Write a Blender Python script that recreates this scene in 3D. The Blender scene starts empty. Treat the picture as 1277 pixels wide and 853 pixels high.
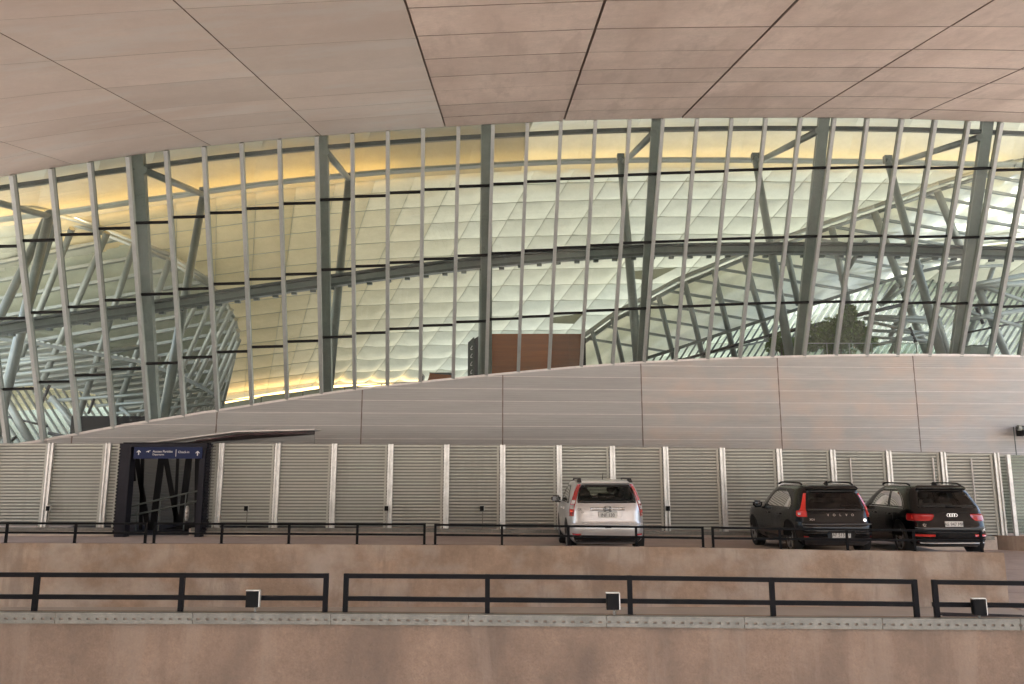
import bpy, math, random
from mathutils import Vector, Matrix
random.seed(7)
S = bpy.context.scene
COL = S.collection
R = math.radians

# ------------------------------------------------------------------ camera
EYE = 2.9                      # eye height above the lower lane
FPX, CX, CY, PITCH = 1270.0, 638.5, 290.0, R(13)
cam_d = bpy.data.cameras.new('camera'); cam = bpy.data.objects.new('camera', cam_d); COL.objects.link(cam)
cam.location = (0, 0, EYE); cam.rotation_euler = (R(90) + PITCH, 0, 0)
cam_d.sensor_width = 36; cam_d.lens = 36 * FPX / 1277; cam_d.shift_y = -(426.5 - CY) / 1277
cam_d.clip_start = 0.1; cam_d.clip_end = 5000
S.camera = cam
# ------------------------------------------------------------------ world, sun, exposure
SUN_EL, SUN_AZ = 66, 200       # the sun stands high behind the viewer
w = bpy.data.worlds.new('World'); S.world = w; w.use_nodes = True
nt = w.node_tree; bg = nt.nodes['Background']
sky = nt.nodes.new('ShaderNodeTexSky'); sky.sky_type = 'NISHITA'; sky.sun_disc = False
sky.sun_elevation = R(SUN_EL); sky.sun_rotation = R(SUN_AZ); sky.dust_density = 5.0; sky.ozone_density = 0.3; sky.air_density = 1.0
nt.links.new(sky.outputs[0], bg.inputs[0]); bg.inputs[1].default_value = 0.15
sd = bpy.data.lights.new('sun', 'SUN'); sd.energy = 4.5; sd.angle = R(0.5); sd.color = (1, .96, .90)
sun = bpy.data.objects.new('sun', sd); COL.objects.link(sun)
sv = Vector((math.sin(R(SUN_AZ)) * math.cos(R(SUN_EL)), math.cos(R(SUN_AZ)) * math.cos(R(SUN_EL)), math.sin(R(SUN_EL))))
sun.rotation_euler = sv.to_track_quat('Z', 'Y').to_euler()
S.view_settings.view_transform = 'Standard'; S.view_settings.look = 'None'
S.view_settings.exposure = 2.6; S.view_settings.gamma = 1
S.render.engine = 'CYCLES'
S.cycles.use_denoising = True
S.cycles.max_bounces = 9; S.cycles.diffuse_bounces = 5; S.cycles.glossy_bounces = 3
S.cycles.transmission_bounces = 6; S.cycles.transparent_max_bounces = 12
S.cycles.sample_clamp_indirect = 6
S.cycles.caustics_reflective = False; S.cycles.caustics_refractive = False

# ------------------------------------------------------------------ helpers
def P(x, y, D):
    u = (x - CX) / FPX; v = (CY - y) / FPX
    dx, dy, dz = u, math.cos(PITCH) - v * math.sin(PITCH), math.sin(PITCH) + v * math.cos(PITCH)
    k = D / dy
    return Vector((dx * k, D, EYE + dz * k))
def PX(v):                      # world -> pixel
    y, z = v[1], v[2] - EYE
    d = y * math.cos(PITCH) + z * math.sin(PITCH); up = -y * math.sin(PITCH) + z * math.cos(PITCH)
    return CX + FPX * v[0] / d, CY - FPX * up / d
def ip(pts, x):                 # piecewise linear through (x, value) points, extrapolated
    if x <= pts[0][0]: a, b = pts[0], pts[1]
    elif x >= pts[-1][0]: a, b = pts[-2], pts[-1]
    else:
        for a, b in zip(pts, pts[1:]):
            if a[0] <= x <= b[0]: break
    return a[1] + (b[1] - a[1]) * (x - a[0]) / (b[0] - a[0])
def lerp(a, b, t): return a + (b - a) * t

MATS = {}
def mat(name, col, rough=.6, metal=0., noise=0., nscale=1., bump=0., bscale=20., rand=0., spec=.5, coat=0., trans=0., extra=None, tint=None, stretch=(1, 1, 1), streak=None):
    m = bpy.data.materials.new(name); m.use_nodes = True
    n = m.node_tree.nodes; l = m.node_tree.links; b = n['Principled BSDF']
    b.inputs['Roughness'].default_value = rough; b.inputs['Metallic'].default_value = metal
    b.inputs['Specular IOR Level'].default_value = spec
    if coat: b.inputs['Coat Weight'].default_value = coat; b.inputs['Coat Roughness'].default_value = .05
    geo = n.new('ShaderNodeNewGeometry'); mp = n.new('ShaderNodeMapping'); mp.inputs['Scale'].default_value = stretch
    l.new(geo.outputs['Position'], mp.inputs[0])
    cur = None
    rgb = n.new('ShaderNodeRGB'); rgb.outputs[0].default_value = (*col, 1); cur = rgb.outputs[0]
    def mulv(cur, fac_out, lo, hi):
        mr = n.new('ShaderNodeMapRange'); mr.inputs['To Min'].default_value = lo; mr.inputs['To Max'].default_value = hi
        if fac_out.node.type == 'TEX_NOISE': mr.inputs['From Min'].default_value = .3; mr.inputs['From Max'].default_value = .7
        l.new(fac_out, mr.inputs['Value'])
        hs = n.new('ShaderNodeHueSaturation'); l.new(cur, hs.inputs['Color']); l.new(mr.outputs[0], hs.inputs['Value'])
        return hs.outputs[0]
    if noise:
        for sc, am in ((nscale, noise), (nscale * 4.7, noise * .6), (nscale * 19, noise * .5), (nscale * 55, noise * .5 if streak else 0)):
            if not am: continue
            t = n.new('ShaderNodeTexNoise'); t.inputs['Scale'].default_value = sc; t.inputs['Detail'].default_value = 5
            t.inputs['Roughness'].default_value = .6
            l.new(mp.outputs[0], t.inputs['Vector']); cur = mulv(cur, t.outputs[0], 1 - am * 1.6, 1 + am * 1.6)
    if tint:                    # patches of a second colour
        t = n.new('ShaderNodeTexNoise'); t.inputs['Scale'].default_value = tint[1]; t.inputs['Detail'].default_value = 6
        mp2 = n.new('ShaderNodeMapping'); mp2.inputs['Scale'].default_value = tint[3] if len(tint) > 3 else (1, 1, 1)
        if len(tint) > 4: mp2.inputs['Rotation'].default_value = tint[4]
        l.new(geo.outputs['Position'], mp2.inputs[0]); l.new(mp2.outputs[0], t.inputs['Vector'])
        rp = n.new('ShaderNodeValToRGB'); rp.color_ramp.elements[0].position = .42; rp.color_ramp.elements[1].position = .66
        l.new(t.outputs[0], rp.inputs[0])
        mm = n.new('ShaderNodeMath'); mm.operation = 'MULTIPLY'; mm.inputs[1].default_value = tint[2]; l.new(rp.outputs[0], mm.inputs[0])
        mx = n.new('ShaderNodeMix'); mx.data_type = 'RGBA'; l.new(mm.outputs[0], mx.inputs[0]); l.new(cur, mx.inputs[6]); mx.inputs[7].default_value = (*tint[0], 1)
        cur = mx.outputs[2]
    if streak:                  # vertical run-off stains
        t = n.new('ShaderNodeTexNoise'); t.inputs['Scale'].default_value = streak[1]; t.inputs['Detail'].default_value = 7; t.inputs['Roughness'].default_value = .65
        mp3 = n.new('ShaderNodeMapping'); mp3.inputs['Scale'].default_value = streak[3]
        l.new(geo.outputs['Position'], mp3.inputs[0]); l.new(mp3.outputs[0], t.inputs['Vector'])
        rp = n.new('ShaderNodeValToRGB'); rp.color_ramp.elements[0].position = .52; rp.color_ramp.elements[1].position = .62
        l.new(t.outputs[0], rp.inputs[0])
        mm = n.new('ShaderNodeMath'); mm.operation = 'MULTIPLY'; mm.inputs[1].default_value = streak[2]; l.new(rp.outputs[0], mm.inputs[0])
        mx = n.new('ShaderNodeMix'); mx.data_type = 'RGBA'; l.new(mm.outputs[0], mx.inputs[0]); l.new(cur, mx.inputs[6]); mx.inputs[7].default_value = (*streak[0], 1)
        cur = mx.outputs[2]
    if rand:
        oi = n.new('ShaderNodeObjectInfo'); cur = mulv(cur, oi.outputs['Random'], 1 - rand, 1 + rand)
    l.new(cur, b.inputs['Base Color'])
    if bump:
        t = n.new('ShaderNodeTexNoise'); t.inputs['Scale'].default_value = bscale; t.inputs['Detail'].default_value = 6
        l.new(mp.outputs[0], t.inputs['Vector'])
        bp = n.new('ShaderNodeBump'); bp.inputs['Strength'].default_value = bump; bp.inputs['Distance'].default_value = .02
        l.new(t.outputs[0], bp.inputs['Height']); l.new(bp.outputs[0], b.inputs['Normal'])
    if trans:                   # light passes through the sheet (woven membrane, leaves)
        tr = n.new('ShaderNodeBsdfTranslucent'); l.new(cur, tr.inputs[0])
        ms = n.new('ShaderNodeMixShader'); ms.inputs[0].default_value = trans
        l.new(b.outputs[0], ms.inputs[1]); l.new(tr.outputs[0], ms.inputs[2]); l.new(ms.outputs[0], n['Material Output'].inputs[0])
    if extra: extra(m, n, l, b, cur, geo)
    MATS[name] = m
    return m
def ridges(pitch, strength, dist=.01):     # fine horizontal rolling marks as relief
    def f(m, n, l, b, cur, geo):
        wv = n.new('ShaderNodeTexWave'); wv.wave_type = 'BANDS'; wv.bands_direction = 'Z'; wv.wave_profile = 'SIN'
        wv.inputs['Scale'].default_value = 2 * math.pi / 20 / pitch * 1.0
        l.new(geo.outputs['Position'], wv.inputs['Vector'])
        bp = n.new('ShaderNodeBump'); bp.inputs['Strength'].default_value = strength; bp.inputs['Distance'].default_value = dist
        l.new(wv.outputs[1], bp.inputs['Height']); l.new(bp.outputs[0], b.inputs['Normal'])
    return f
def glassmat(name, tint, refl=.5, rough=0.0, dirt=0.0):
    m = bpy.data.materials.new(name); m.use_nodes = True; n = m.node_tree.nodes; l = m.node_tree.links
    n.remove(n['Principled BSDF'])
    t = n.new('ShaderNodeBsdfTransparent'); t.inputs[0].default_value = (*tint, 1)
    g = n.new('ShaderNodeBsdfGlossy'); g.inputs['Roughness'].default_value = rough
    fr = n.new('ShaderNodeFresnel'); fr.inputs[0].default_value = 1.45
    mu = n.new('ShaderNodeMath'); mu.operation = 'MULTIPLY'; mu.inputs[1].default_value = refl; l.new(fr.outputs[0], mu.inputs[0])
    ms = n.new('ShaderNodeMixShader'); l.new(mu.outputs[0], ms.inputs[0]); l.new(t.outputs[0], ms.inputs[1]); l.new(g.outputs[0], ms.inputs[2])
    out = ms
    if dirt:
        d = n.new('ShaderNodeBsdfDiffuse'); d.inputs[0].default_value = (.6, .62, .58, 1)
        nz = n.new('ShaderNodeTexNoise'); nz.inputs['Scale'].default_value = .8; ge = n.new('ShaderNodeNewGeometry'); l.new(ge.outputs['Position'], nz.inputs['Vector'])
        mr = n.new('ShaderNodeMapRange'); mr.inputs['To Min'].default_value = 0; mr.inputs['To Max'].default_value = dirt * 2; l.new(nz.outputs[0], mr.inputs[0])
        oi = n.new('ShaderNodeObjectInfo'); r2 = n.new('ShaderNodeMapRange'); r2.inputs['To Min'].default_value = .35; r2.inputs['To Max'].default_value = 1.7; l.new(oi.outputs['Random'], r2.inputs[0])
        mq = n.new('ShaderNodeMath'); mq.operation = 'MULTIPLY'; l.new(mr.outputs[0], mq.inputs[0]); l.new(r2.outputs[0], mq.inputs[1])
        m2 = n.new('ShaderNodeMixShader'); l.new(mq.outputs[0], m2.inputs[0]); l.new(ms.outputs[0], m2.inputs[1]); l.new(d.outputs[0], m2.inputs[2]); out = m2
    l.new(out.outputs[0], n['Material Output'].inputs[0]); MATS[name] = m; return m
def lampmat(name, col, st):
    m = bpy.data.materials.new(name); m.use_nodes = True; n = m.node_tree.nodes; b = n['Principled BSDF']
    b.inputs['Emission Color'].default_value = (*col, 1); b.inputs['Emission Strength'].default_value = st
    b.inputs['Base Color'].default_value = (.8, .8, .8, 1); MATS[name] = m; return m

PINK = (.36, .245, .195)
M_CEIL = mat('ceiling_concrete_pink', (.68, .565, .495), .75, noise=.06, nscale=.35, bump=.25, bscale=14, rand=.06, tint=((.56, .44, .375), .5, .5, (1.6, .3, 1)), streak=((.50, .40, .345), .9, .45, (1.5, .3, 1)))
M_CEILG = mat('ceiling_concrete_grey', (.63, .535, .475), .5, noise=.035, nscale=.3, bump=.08, bscale=10, rand=.07, tint=((.52, .415, .355), .3, .65, (.5, 1, 1)), streak=((.62, .585, .55), .7, .5, (.35, 1.2, 1)))
M_JOINT = mat('joint_shadow_gap', (.26, .20, .165), .9)
M_CONC = mat('pink_concrete', (.275, .198, .15), .85, noise=.11, nscale=1.1, bump=.6, bscale=22, tint=((.18, .135, .108), 1.6, .85, (1, 1, .45)), streak=((.32, .25, .20), 2.6, .5, (1, 1, .13)))
M_CONC2 = mat('pink_concrete_weathered', (.38, .28, .21), .85, noise=.11, nscale=.8, bump=.6, bscale=16, tint=((.56, .51, .46), 1.1, .6, (1, 1, 1.3)), streak=((.27, .21, .17), 2.2, .5, (1, 1, .2)))
M_KERB = mat('pale_kerb_concrete', (.56, .48, .415), .8, noise=.08, nscale=1.2, bump=.3, bscale=14)
M_FLOOR = mat('pale_pink_floor', (.42, .35, .31), .8, noise=.08, nscale=.4, bump=.3, bscale=10)
M_GROUND = mat('paving', (.43, .40, .36), .85, noise=.08, nscale=.08, bump=.3, bscale=5)
M_ZINC = mat('galvanised_channel', (.205, .20, .18), .45, .5, noise=.12, nscale=4, bump=.1)
M_ZINCB = mat('bright_zinc_post', (.62, .62, .61), .35, .6, noise=.10, nscale=3)
M_SHEET = mat('corrugated_grey_sheet', (.50, .515, .475), .5, .1, noise=.03, nscale=.7, rand=.05, tint=((.47, .42, .37), .35, .45, (1, 1, 1)), streak=((.36, .345, .31), 1.4, .4, (1, 1, .25)))
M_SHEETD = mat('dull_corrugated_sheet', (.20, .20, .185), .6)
M_GROOVE_SHADE = mat('painted_groove_shade', (.27, .275, .25), .7)  # darker sheet colour that paints shade into the fence grooves
M_WALLG = mat('ribbed_wall_panel_grey', (.385, .385, .38), .5, .1, noise=.05, nscale=.4, rand=.045, extra=ridges(.085, .28), stretch=(.25, .25, 3))
M_WALLP = mat('ribbed_wall_panel_lightband', (.41, .405, .395), .5, .1, noise=.06, nscale=.4, rand=.05, extra=ridges(.085, .28), tint=((.54, .43, .36), .75, .5, (1.0, 1, 1.6), (0, .7, 0)), stretch=(.25, .25, 3))  # slanted orange tint paints reflected light bands into the panel colour
M_RUST = mat('rusty_joint', (.19, .15, .13), .8, noise=.1, nscale=3)
M_COPING = mat('pale_coping', (.62, .59, .57), .4, .3, noise=.06, nscale=2)
M_RAIL = mat('black_painted_steel', (.006, .006, .008), .55, .0, noise=.1, nscale=6, spec=.12)
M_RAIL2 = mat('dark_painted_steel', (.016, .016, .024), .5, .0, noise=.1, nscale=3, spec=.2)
M_BLACK = mat('black_plastic', (.004, .004, .005), .5, spec=.15)
M_MULL = mat('mullion_anodised', (.37, .39, .38), .4, .3, noise=.05, nscale=1.2)
M_TRANSOM = mat('transom_dark', (.012, .012, .013), .4, .2)
M_STEEL = mat('greygreen_steel_paint', (.21, .235, .22), .38, .15, noise=.06, nscale=1.5)
M_STEELD = mat('dark_steel_paint', (.105, .12, .112), .45, .15, noise=.08, nscale=1.5)
M_STEELL = mat('light_steel_paint', (.32, .345, .315), .4, .1, noise=.05, nscale=1.5)
M_MEMB = mat('woven_membrane', (.46, .47, .385), .6, noise=.04, nscale=.5, trans=.075, spec=.2)
M_MEML = mat('lined_membrane_gold_glow', (.60, .50, .30), .6, noise=.03, nscale=.4, trans=.028, spec=.2)  # gold lamp glow put into the lining colour
M_MEMM = mat('half_lined_membrane_glow', (.48, .46, .35), .6, noise=.04, nscale=.4, trans=.045, spec=.2)
M_MEMR = mat('clear_woven_membrane', (.54, .56, .49), .6, noise=.05, nscale=.5, trans=.10, spec=.2)
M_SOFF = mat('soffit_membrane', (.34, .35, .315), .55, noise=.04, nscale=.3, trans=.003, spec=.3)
M_SOFR = mat('soffit_membrane_daylit', (.55, .57, .51), .55, noise=.04, nscale=.3, trans=.035, spec=.3)  # paler soffit copy, brighter daylight at right put into its colour
M_SEAM = mat('membrane_seam', (.38, .39, .32), .7)
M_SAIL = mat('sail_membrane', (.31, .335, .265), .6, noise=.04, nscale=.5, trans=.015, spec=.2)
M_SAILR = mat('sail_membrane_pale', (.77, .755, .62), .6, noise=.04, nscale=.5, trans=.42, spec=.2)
M_GLASS = glassmat('facade_glass', (.89, .955, .92), 1.7, 0, .065)
M_RGLASS = glassmat('roof_glass', (.86, .95, .915), .6, .05, .30)
M_BAL = glassmat('balustrade_glass', (.80, .86, .83), .8)
M_COVE = lampmat('warm_cove_lamp', (1, .53, .13), 4.6)
M_COVER = lampmat('dimmer_cove_lamp', (1, .58, .18), 2.6)
M_COVE2 = lampmat('warm_floor_lamp', (1, .58, .18), 1.7)
M_LED = lampmat('white_led', (1, .95, .82), .12)
M_WOOD = mat('red_brown_wood', (.30, .088, .02), .45, noise=.10, nscale=1.2, rand=.4, stretch=(.3, .3, 6))
M_NAVY = mat('navy_sign', (.010, .020, .075), .4, spec=.2)
M_WHITE = mat('white_print', (.75, .75, .75), .5)
M_LEAF = mat('leaves', (.09, .155, .03), .55, rand=.0, noise=.35, nscale=3, trans=.25)
M_BARK = mat('bark', (.10, .07, .05), .9, noise=.2, nscale=5)
M_WINE = mat('wine_red_slat', (.085, .04, .045), .5)
M_PURPLE = mat('dark_canopy_underside', (.06, .048, .05), .5)
M_SLAB = mat('hall_floor_stone', (.22, .215, .20), .35, noise=.05, nscale=.5)

class MB:
    def __init__(s): s.v = []; s.f = []
    def add(s, vs, fs):
        k = len(s.v); s.v += [tuple(v) for v in vs]; s.f += [tuple(i + k for i in f) for f in fs]; return s
    def hexa(s, p):             # p: 8 points, bottom loop then top loop
        return s.add(p, [(3, 2, 1, 0), (4, 5, 6, 7), (0, 1, 5, 4), (1, 2, 6, 5), (2, 3, 7, 6), (3, 0, 4, 7)])
    def box(s, x0, x1, y0, y1, z0, z1):
        return s.hexa([(x0, y0, z0), (x1, y0, z0), (x1, y1, z0), (x0, y1, z0), (x0, y0, z1), (x1, y0, z1), (x1, y1, z1), (x0, y1, z1)])
    def bar(s, a, b, w, h, up=(0, 0, 1)):      # w across, h along up
        a = Vector(a); b = Vector(b); d = (b - a)
        if d.length < 1e-6: return s
        d.normalize(); u = Vector(up)
        sd_ = d.cross(u)
        if sd_.length < 1e-3: sd_ = d.cross(Vector((0, 1, 0)))
        sd_.normalize(); u = sd_.cross(d).normalized()
        o = [(-w / 2, -h / 2), (w / 2, -h / 2), (w / 2, h / 2), (-w / 2, h / 2)]
        return s.hexa([a + sd_ * i + u * j for i, j in o] + [b + sd_ * i + u * j for i, j in o])
    def tube(s, a, b, r, r2=None, n=10, cap=True):
        a = Vector(a); b = Vector(b); d = (b - a).normalized(); r2 = r if r2 is None else r2
        e = d.cross(Vector((0, 1, 0)) if abs(d.y) < .9 else Vector((1, 0, 0))).normalized(); g = d.cross(e)
        ring = lambda c, q: [c + (e * math.cos(2 * math.pi * i / n) + g * math.sin(2 * math.pi * i / n)) * q for i in range(n)]
        fs = [(i, (i + 1) % n, n + (i + 1) % n, n + i) for i in range(n)]
        if cap: fs += [tuple(range(n - 1, -1, -1)), tuple(range(n, 2 * n))]
        return s.add(ring(a, r) + ring(b, r2), fs)
    def path(s, pts, w, h):
        for a, b in zip(pts, pts[1:]): s.bar(a, b, w, h)
        return s
    def mesh(s, name):
        me = bpy.data.meshes.new(name); me.from_pydata(s.v, [], s.f); me.update(); return me
    def build(s, name, m, parent=None, smooth=False, **kw):
        me = s.mesh(name)
        if smooth: me.polygons.foreach_set('use_smooth', [True] * len(me.polygons))
        me.materials.append(m)
        if getattr(s, 'groove', False):        # groove shade painted as a darker second colour
            me.materials.append(M_GROOVE_SHADE if m is M_SHEET else m)
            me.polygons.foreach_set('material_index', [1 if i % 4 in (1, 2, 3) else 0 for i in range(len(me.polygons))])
        if getattr(s, 'sides', None): me.materials.append(M_JOINT); me.polygons.foreach_set('material_index', s.sides)
        return link(name, me, parent, **kw)
def link(name, data, parent=None, **kw):
    o = bpy.data.objects.new(name, data); COL.objects.link(o)
    if parent is not None: o.parent = parent
    for k, v in kw.items(): o[k] = v
    return o
def thing(name, label, cat, loc=(0, 0, 0), group=None):
    o = link(name, None); o.empty_display_size = .2; o.location = loc
    o['label'] = label; o['category'] = cat
    if group: o['group'] = group
    return o
def off(mb, loc):               # express world coordinates relative to a thing's base
    l = Vector(loc); mb.v = [tuple(Vector(v) - l) for v in mb.v]; return mb
def auto(o):                    # smooth tubes but sharp caps
    me = o.data
    me.polygons.foreach_set('use_smooth', [len(p.vertices) == 4 for p in me.polygons]); return o
def text_mesh(body, size, depth=.0, align='CENTER'):
    c = bpy.data.curves.new('t', 'FONT'); c.body = body; c.size = size; c.align_x = align; c.align_y = 'CENTER'; c.extrude = depth; c.resolution_u = 3
    o = bpy.data.objects.new('t', c); me = bpy.data.meshes.new_from_object(o); bpy.data.objects.remove(o); return me
def text(body, size, m, loc, parent, name='lettering', depth=.002, sx=1, align='CENTER', rx=90, rz=0):
    me = text_mesh(body, size, depth, align); me.materials.clear(); me.materials.append(m)
    o = link(name, me, parent); o.location = loc; o.rotation_euler = (R(rx), 0, R(rz)); o.scale = (sx, 1, 1); return o

# ------------------------------------------------------------------ measured lines
DB = [(0, 36.5), (300, 38.2), (600, 39.2), (900, 40.2), (1277, 41.0)]
DT = [(0, 31.8), (300, 33.8), (600, 35.2), (900, 35.9), (1277, 36.2)]
TOPY = [(-350, 285), (-150, 247), (16, 217), (113, 201), (208, 186.5), (262, 181), (350, 172.5), (440, 165.5), (528, 159), (615, 154), (700, 150), (785, 148), (869, 146.5), (1000, 146), (1081, 146.5), (1165, 148.5), (1277, 152.5), (1500, 162), (1750, 180)]
BOTY = [(-350, 640), (-37, 563), (53, 549), (140, 532.5), (229, 518), (314, 505), (400, 491), (483, 480.5), (565, 472), (646, 464), (725, 457), (803, 451.5), (882, 447.6), (963, 445), (1042, 443), (1119, 442.3), (1199, 442.4), (1277, 444), (1500, 450), (1750, 462)]
MT = [16, 64.5, 113, 160.6, 208, 255, 302, 349, 395.4, 439.7, 484, 528, 572, 615, 657.8, 699.6, 742.5, 785, 826.4, 869, 912, 954.4, 997.5, 1039.7, 1081, 1124, 1165.6, 1207, 1247.7, 1289]
MBX = [53, 96.6, 140.7, 184, 229, 271, 313.7, 357.6, 400.5, 442, 483, 524, 565, 606.4, 646.3, 684.7, 724.8, 764, 803, 842.5, 882.3, 922.7, 963, 1002.8, 1042.3, 1080.5, 1119, 1159, 1199, 1236]
for k in range(4): MT.insert(0, MT[0] - 49); MBX.insert(0, MBX[0] - 45)
for k in range(6): MT.append(MT[-1] + 41); MBX.append(MBX[-1] + 37.5)
T1 = [(-180, 333), (0, 308), (50, 300), (96, 292.8), (143, 285.3), (190, 278), (236, 271), (283, 265.5), (329, 260), (374, 254), (420, 249), (462, 245), (505, 240.5), (548, 236.5), (590, 232.5), (635, 229.5), (676, 226.5), (717, 223), (758, 220), (800, 218), (842, 216), (884, 214.5), (926, 212.5), (968, 211), (1010, 210), (1100, 209), (1200, 210), (1277, 213), (1500, 224)]
T2 = [(-180, 428), (10, 398), (58, 390), (104, 383), (150, 374.5), (197, 367), (242, 360.5), (287, 354), (333, 348), (377, 342), (418, 336.5), (463, 332), (505, 327.5), (548, 323), (590, 319), (631, 316), (672, 312.5), (712, 309), (753, 306), (794, 303), (835, 301.5), (876, 299.5), (917, 298), (1000, 295.5), (1084, 295), (1165, 295.5), (1277, 298.5), (1500, 307)]
T3 = [(-180, 520), (20, 486), (66, 477), (111, 468.5), (157, 460.5), (201, 453.5), (246, 446), (290, 439), (335, 432.5), (377, 426), (421, 420.5), (463, 415.5), (505, 410), (546, 406), (587, 401.5), (629, 398), (668, 395), (708, 391), (748, 387.5), (788, 385.5), (828, 383.5), (868, 382), (908, 380), (950, 378.5), (1030, 377), (1110, 377), (1190, 379), (1277, 383), (1500, 393)]
db = lambda x: ip(DB, x)
dt = lambda x: ip(DT, x)

# ------------------------------------------------------------------ ground and decks
g = MB().add([(-1500, -1500, 0), (1500, -1500, 0), (1500, 1500, 0), (-1500, 1500, 0)], [(0, 1, 2, 3)])
g.build('ground', M_GROUND, kind='structure')

NEAR_D, MID_D, PL_D = 11.3, 23.0, 30.5
NY = [(-300, 763), (0, 764), (400, 765.2), (640, 767.2), (960, 770.5), (1277, 772.5), (1600, 775)]
MY = [(-300, 677), (0, 677.5), (400, 679), (640, 680.4), (870, 683), (960, 685.5), (1252, 689.5)]
PY = [(-400, 657), (0, 658), (500, 659), (700, 661), (960, 664), (1240, 669), (1500, 673)]
def capwall(name, xs, yfun, D, thick, zbot, m, label, cat, grp=None, zoff=0.):
    mb = MB(); c = P(sum(xs) / len(xs), 600, D); loc = (c.x, D, zbot)
    for a, b in zip(xs, xs[1:]):
        p, q = P(a, yfun(a), D), P(b, yfun(b), D)
        mb.hexa([(p.x, D, zbot), (q.x, D, zbot), (q.x, D + thick, zbot), (p.x, D + thick, zbot),
                 (p.x, D, p.z + zoff), (q.x, D, q.z + zoff), (q.x, D + thick, q.z + zoff), (p.x, D + thick, p.z + zoff)])
    t = thing(name, label, cat, loc, grp)
    off(mb, loc).build('concrete_wall', m, t)
    return t, loc
def channel(t, loc, x0, x1, yfun, D, h, depth=.05, pitch=.095, lip=.012):
    """galvanised cable channel along a wall head: lips, and webs between the real slots"""
    mb = MB(); dk = MB()
    X0, X1 = P(x0, 700, D).x, P(x1, 700, D).x
    zf = lambda X: P(CX + X / D * FPX / 1.0, 700, D).z
    def z_at(X):
        x = CX
        for _ in range(4):
            y = yfun(x); d = PX(P(x, y, D)); p = P(x, y, D); x += (X - p.x) * FPX / D * .98
        return P(x, yfun(x), D).z
    n = int((X1 - X0) / pitch); zs = [(X0 + (X1 - X0) * i / 60, z_at(X0 + (X1 - X0) * i / 60)) for i in range(61)]
    Z = lambda X: ip(zs, X)
    step = (X1 - X0) / n
    F = D - depth
    def seg(mbx, a, b, t0, t1, y0, y1):
        za, zb = Z(a), Z(b)
        mbx.hexa([(a, y0, za + t0), (b, y0, zb + t0), (b, y1, zb + t0), (a, y1, za + t0), (a, y0, za + t1), (b, y0, zb + t1), (b, y1, zb + t1), (a, y1, za + t1)])
    big = 1.4; nb = max(1, int((X1 - X0) / big))
    for i in range(nb):
        a = X0 + (X1 - X0) * i / nb; b = X0 + (X1 - X0) * (i + 1) / nb - .006
        seg(mb, a, b, -.004, .010, F - lip, D + .04)
        seg(mb, a, b, -h * .42, -.004, F, F + .012)
        seg(mb, a, b, -h, -h * .62, F, F + .012)
        seg(dk, a, b, -h * .9, -.01, F + .02, F + .03)
    for i in range(n):
        a = X0 + step * i; seg(mb, a, a + step * .64, -h * .62, -h * .42, F, F + .012)
    off(mb, loc).build('slotted_channel', M_ZINC, t); off(dk, loc).build('channel_back', M_JOINT, t)

# near parapet
xs = [-260, 0, 200, 400, 640, 800, 960, 1277, 1600]
t, loc = capwall('concrete_parapet', xs, lambda x: ip(NY, x), NEAR_D, .28, 0, M_CONC, 'nearest pink concrete parapet across the bottom of the view, with slotted metal channel on top', 'parapet', zoff=-.012)
channel(t, loc, -260, 1600, lambda x: ip(NY, x), NEAR_D, .10)
# middle parapet carrying the car deck
xs = [-300, 0, 200, 400, 640, 870, 1000, 1252]
t, loc = capwall('concrete_parapet', xs, lambda x: ip(MY, x), MID_D, .25, 0, M_CONC2, 'middle stained pink concrete wall at the front edge of the car deck', 'parapet')

DECKZ = EYE - 1.90
def deckz(X): return DECKZ - (.0125 * (X - 2) if X > 2 else 0)
x1 = P(1252, 690, MID_D).x
dk = MB()
xx = [-22, -8, 2, 7, x1 - .02]
for a, b in zip(xx, xx[1:]):
    dk.hexa([(a, MID_D + .25, .0), (b, MID_D + .25, 0), (b, 36, 0), (a, 36, 0), (a, MID_D + .25, deckz(a)), (b, MID_D + .25, deckz(b)), (b, 36, deckz(b)), (a, 36, deckz(a))])
dk.build('car_deck', M_FLOOR, kind='structure')
rp = MB()
for (ya, za), (yb, zb) in zip([(22.4, .004), (26, .30), (30, .62), (36, .8)], [(26, .30), (30, .62), (36, .8)]):
    rp.hexa([(x1, ya, -.2), (30, ya, -.2), (30, yb, -.2), (x1, yb, -.2), (x1, ya, za), (30, ya, za), (30, yb, zb), (x1, yb, zb)])
rp.build('ramp', M_FLOOR, kind='structure')
for k, yy in enumerate((24.2, 25.6, 27.0, 28.5)):     # expansion joints across the ramp
    z = ip([(22.4, .004), (26, .30), (30, .62), (36, .8)], yy) + .003
    MB().hexa([(x1 + .01, yy, z - .02), (20, yy + .3, z - .02), (20, yy + .33, z - .02), (x1 + .01, yy + .03, z - .02), (x1 + .01, yy, z), (20, yy + .3, z + .02), (20, yy + .33, z + .02), (x1 + .01, yy + .03, z)]).build('ramp_joint', M_JOINT, kind='structure')
gr = thing('floor_grate', 'dark slotted drain grate in the lower lane behind the nearest parapet', 'grate', tuple(P(1212, 762, 22.0).xy) + (0,))
mb = MB()
for k in range(5): mb.bar((-.75 + .0 * k, -.35 + k * .1, .012), (.85, -.75 + k * .1, .012), .045, .016)
mb.build('grate_bars', M_RAIL2, gr)

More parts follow.
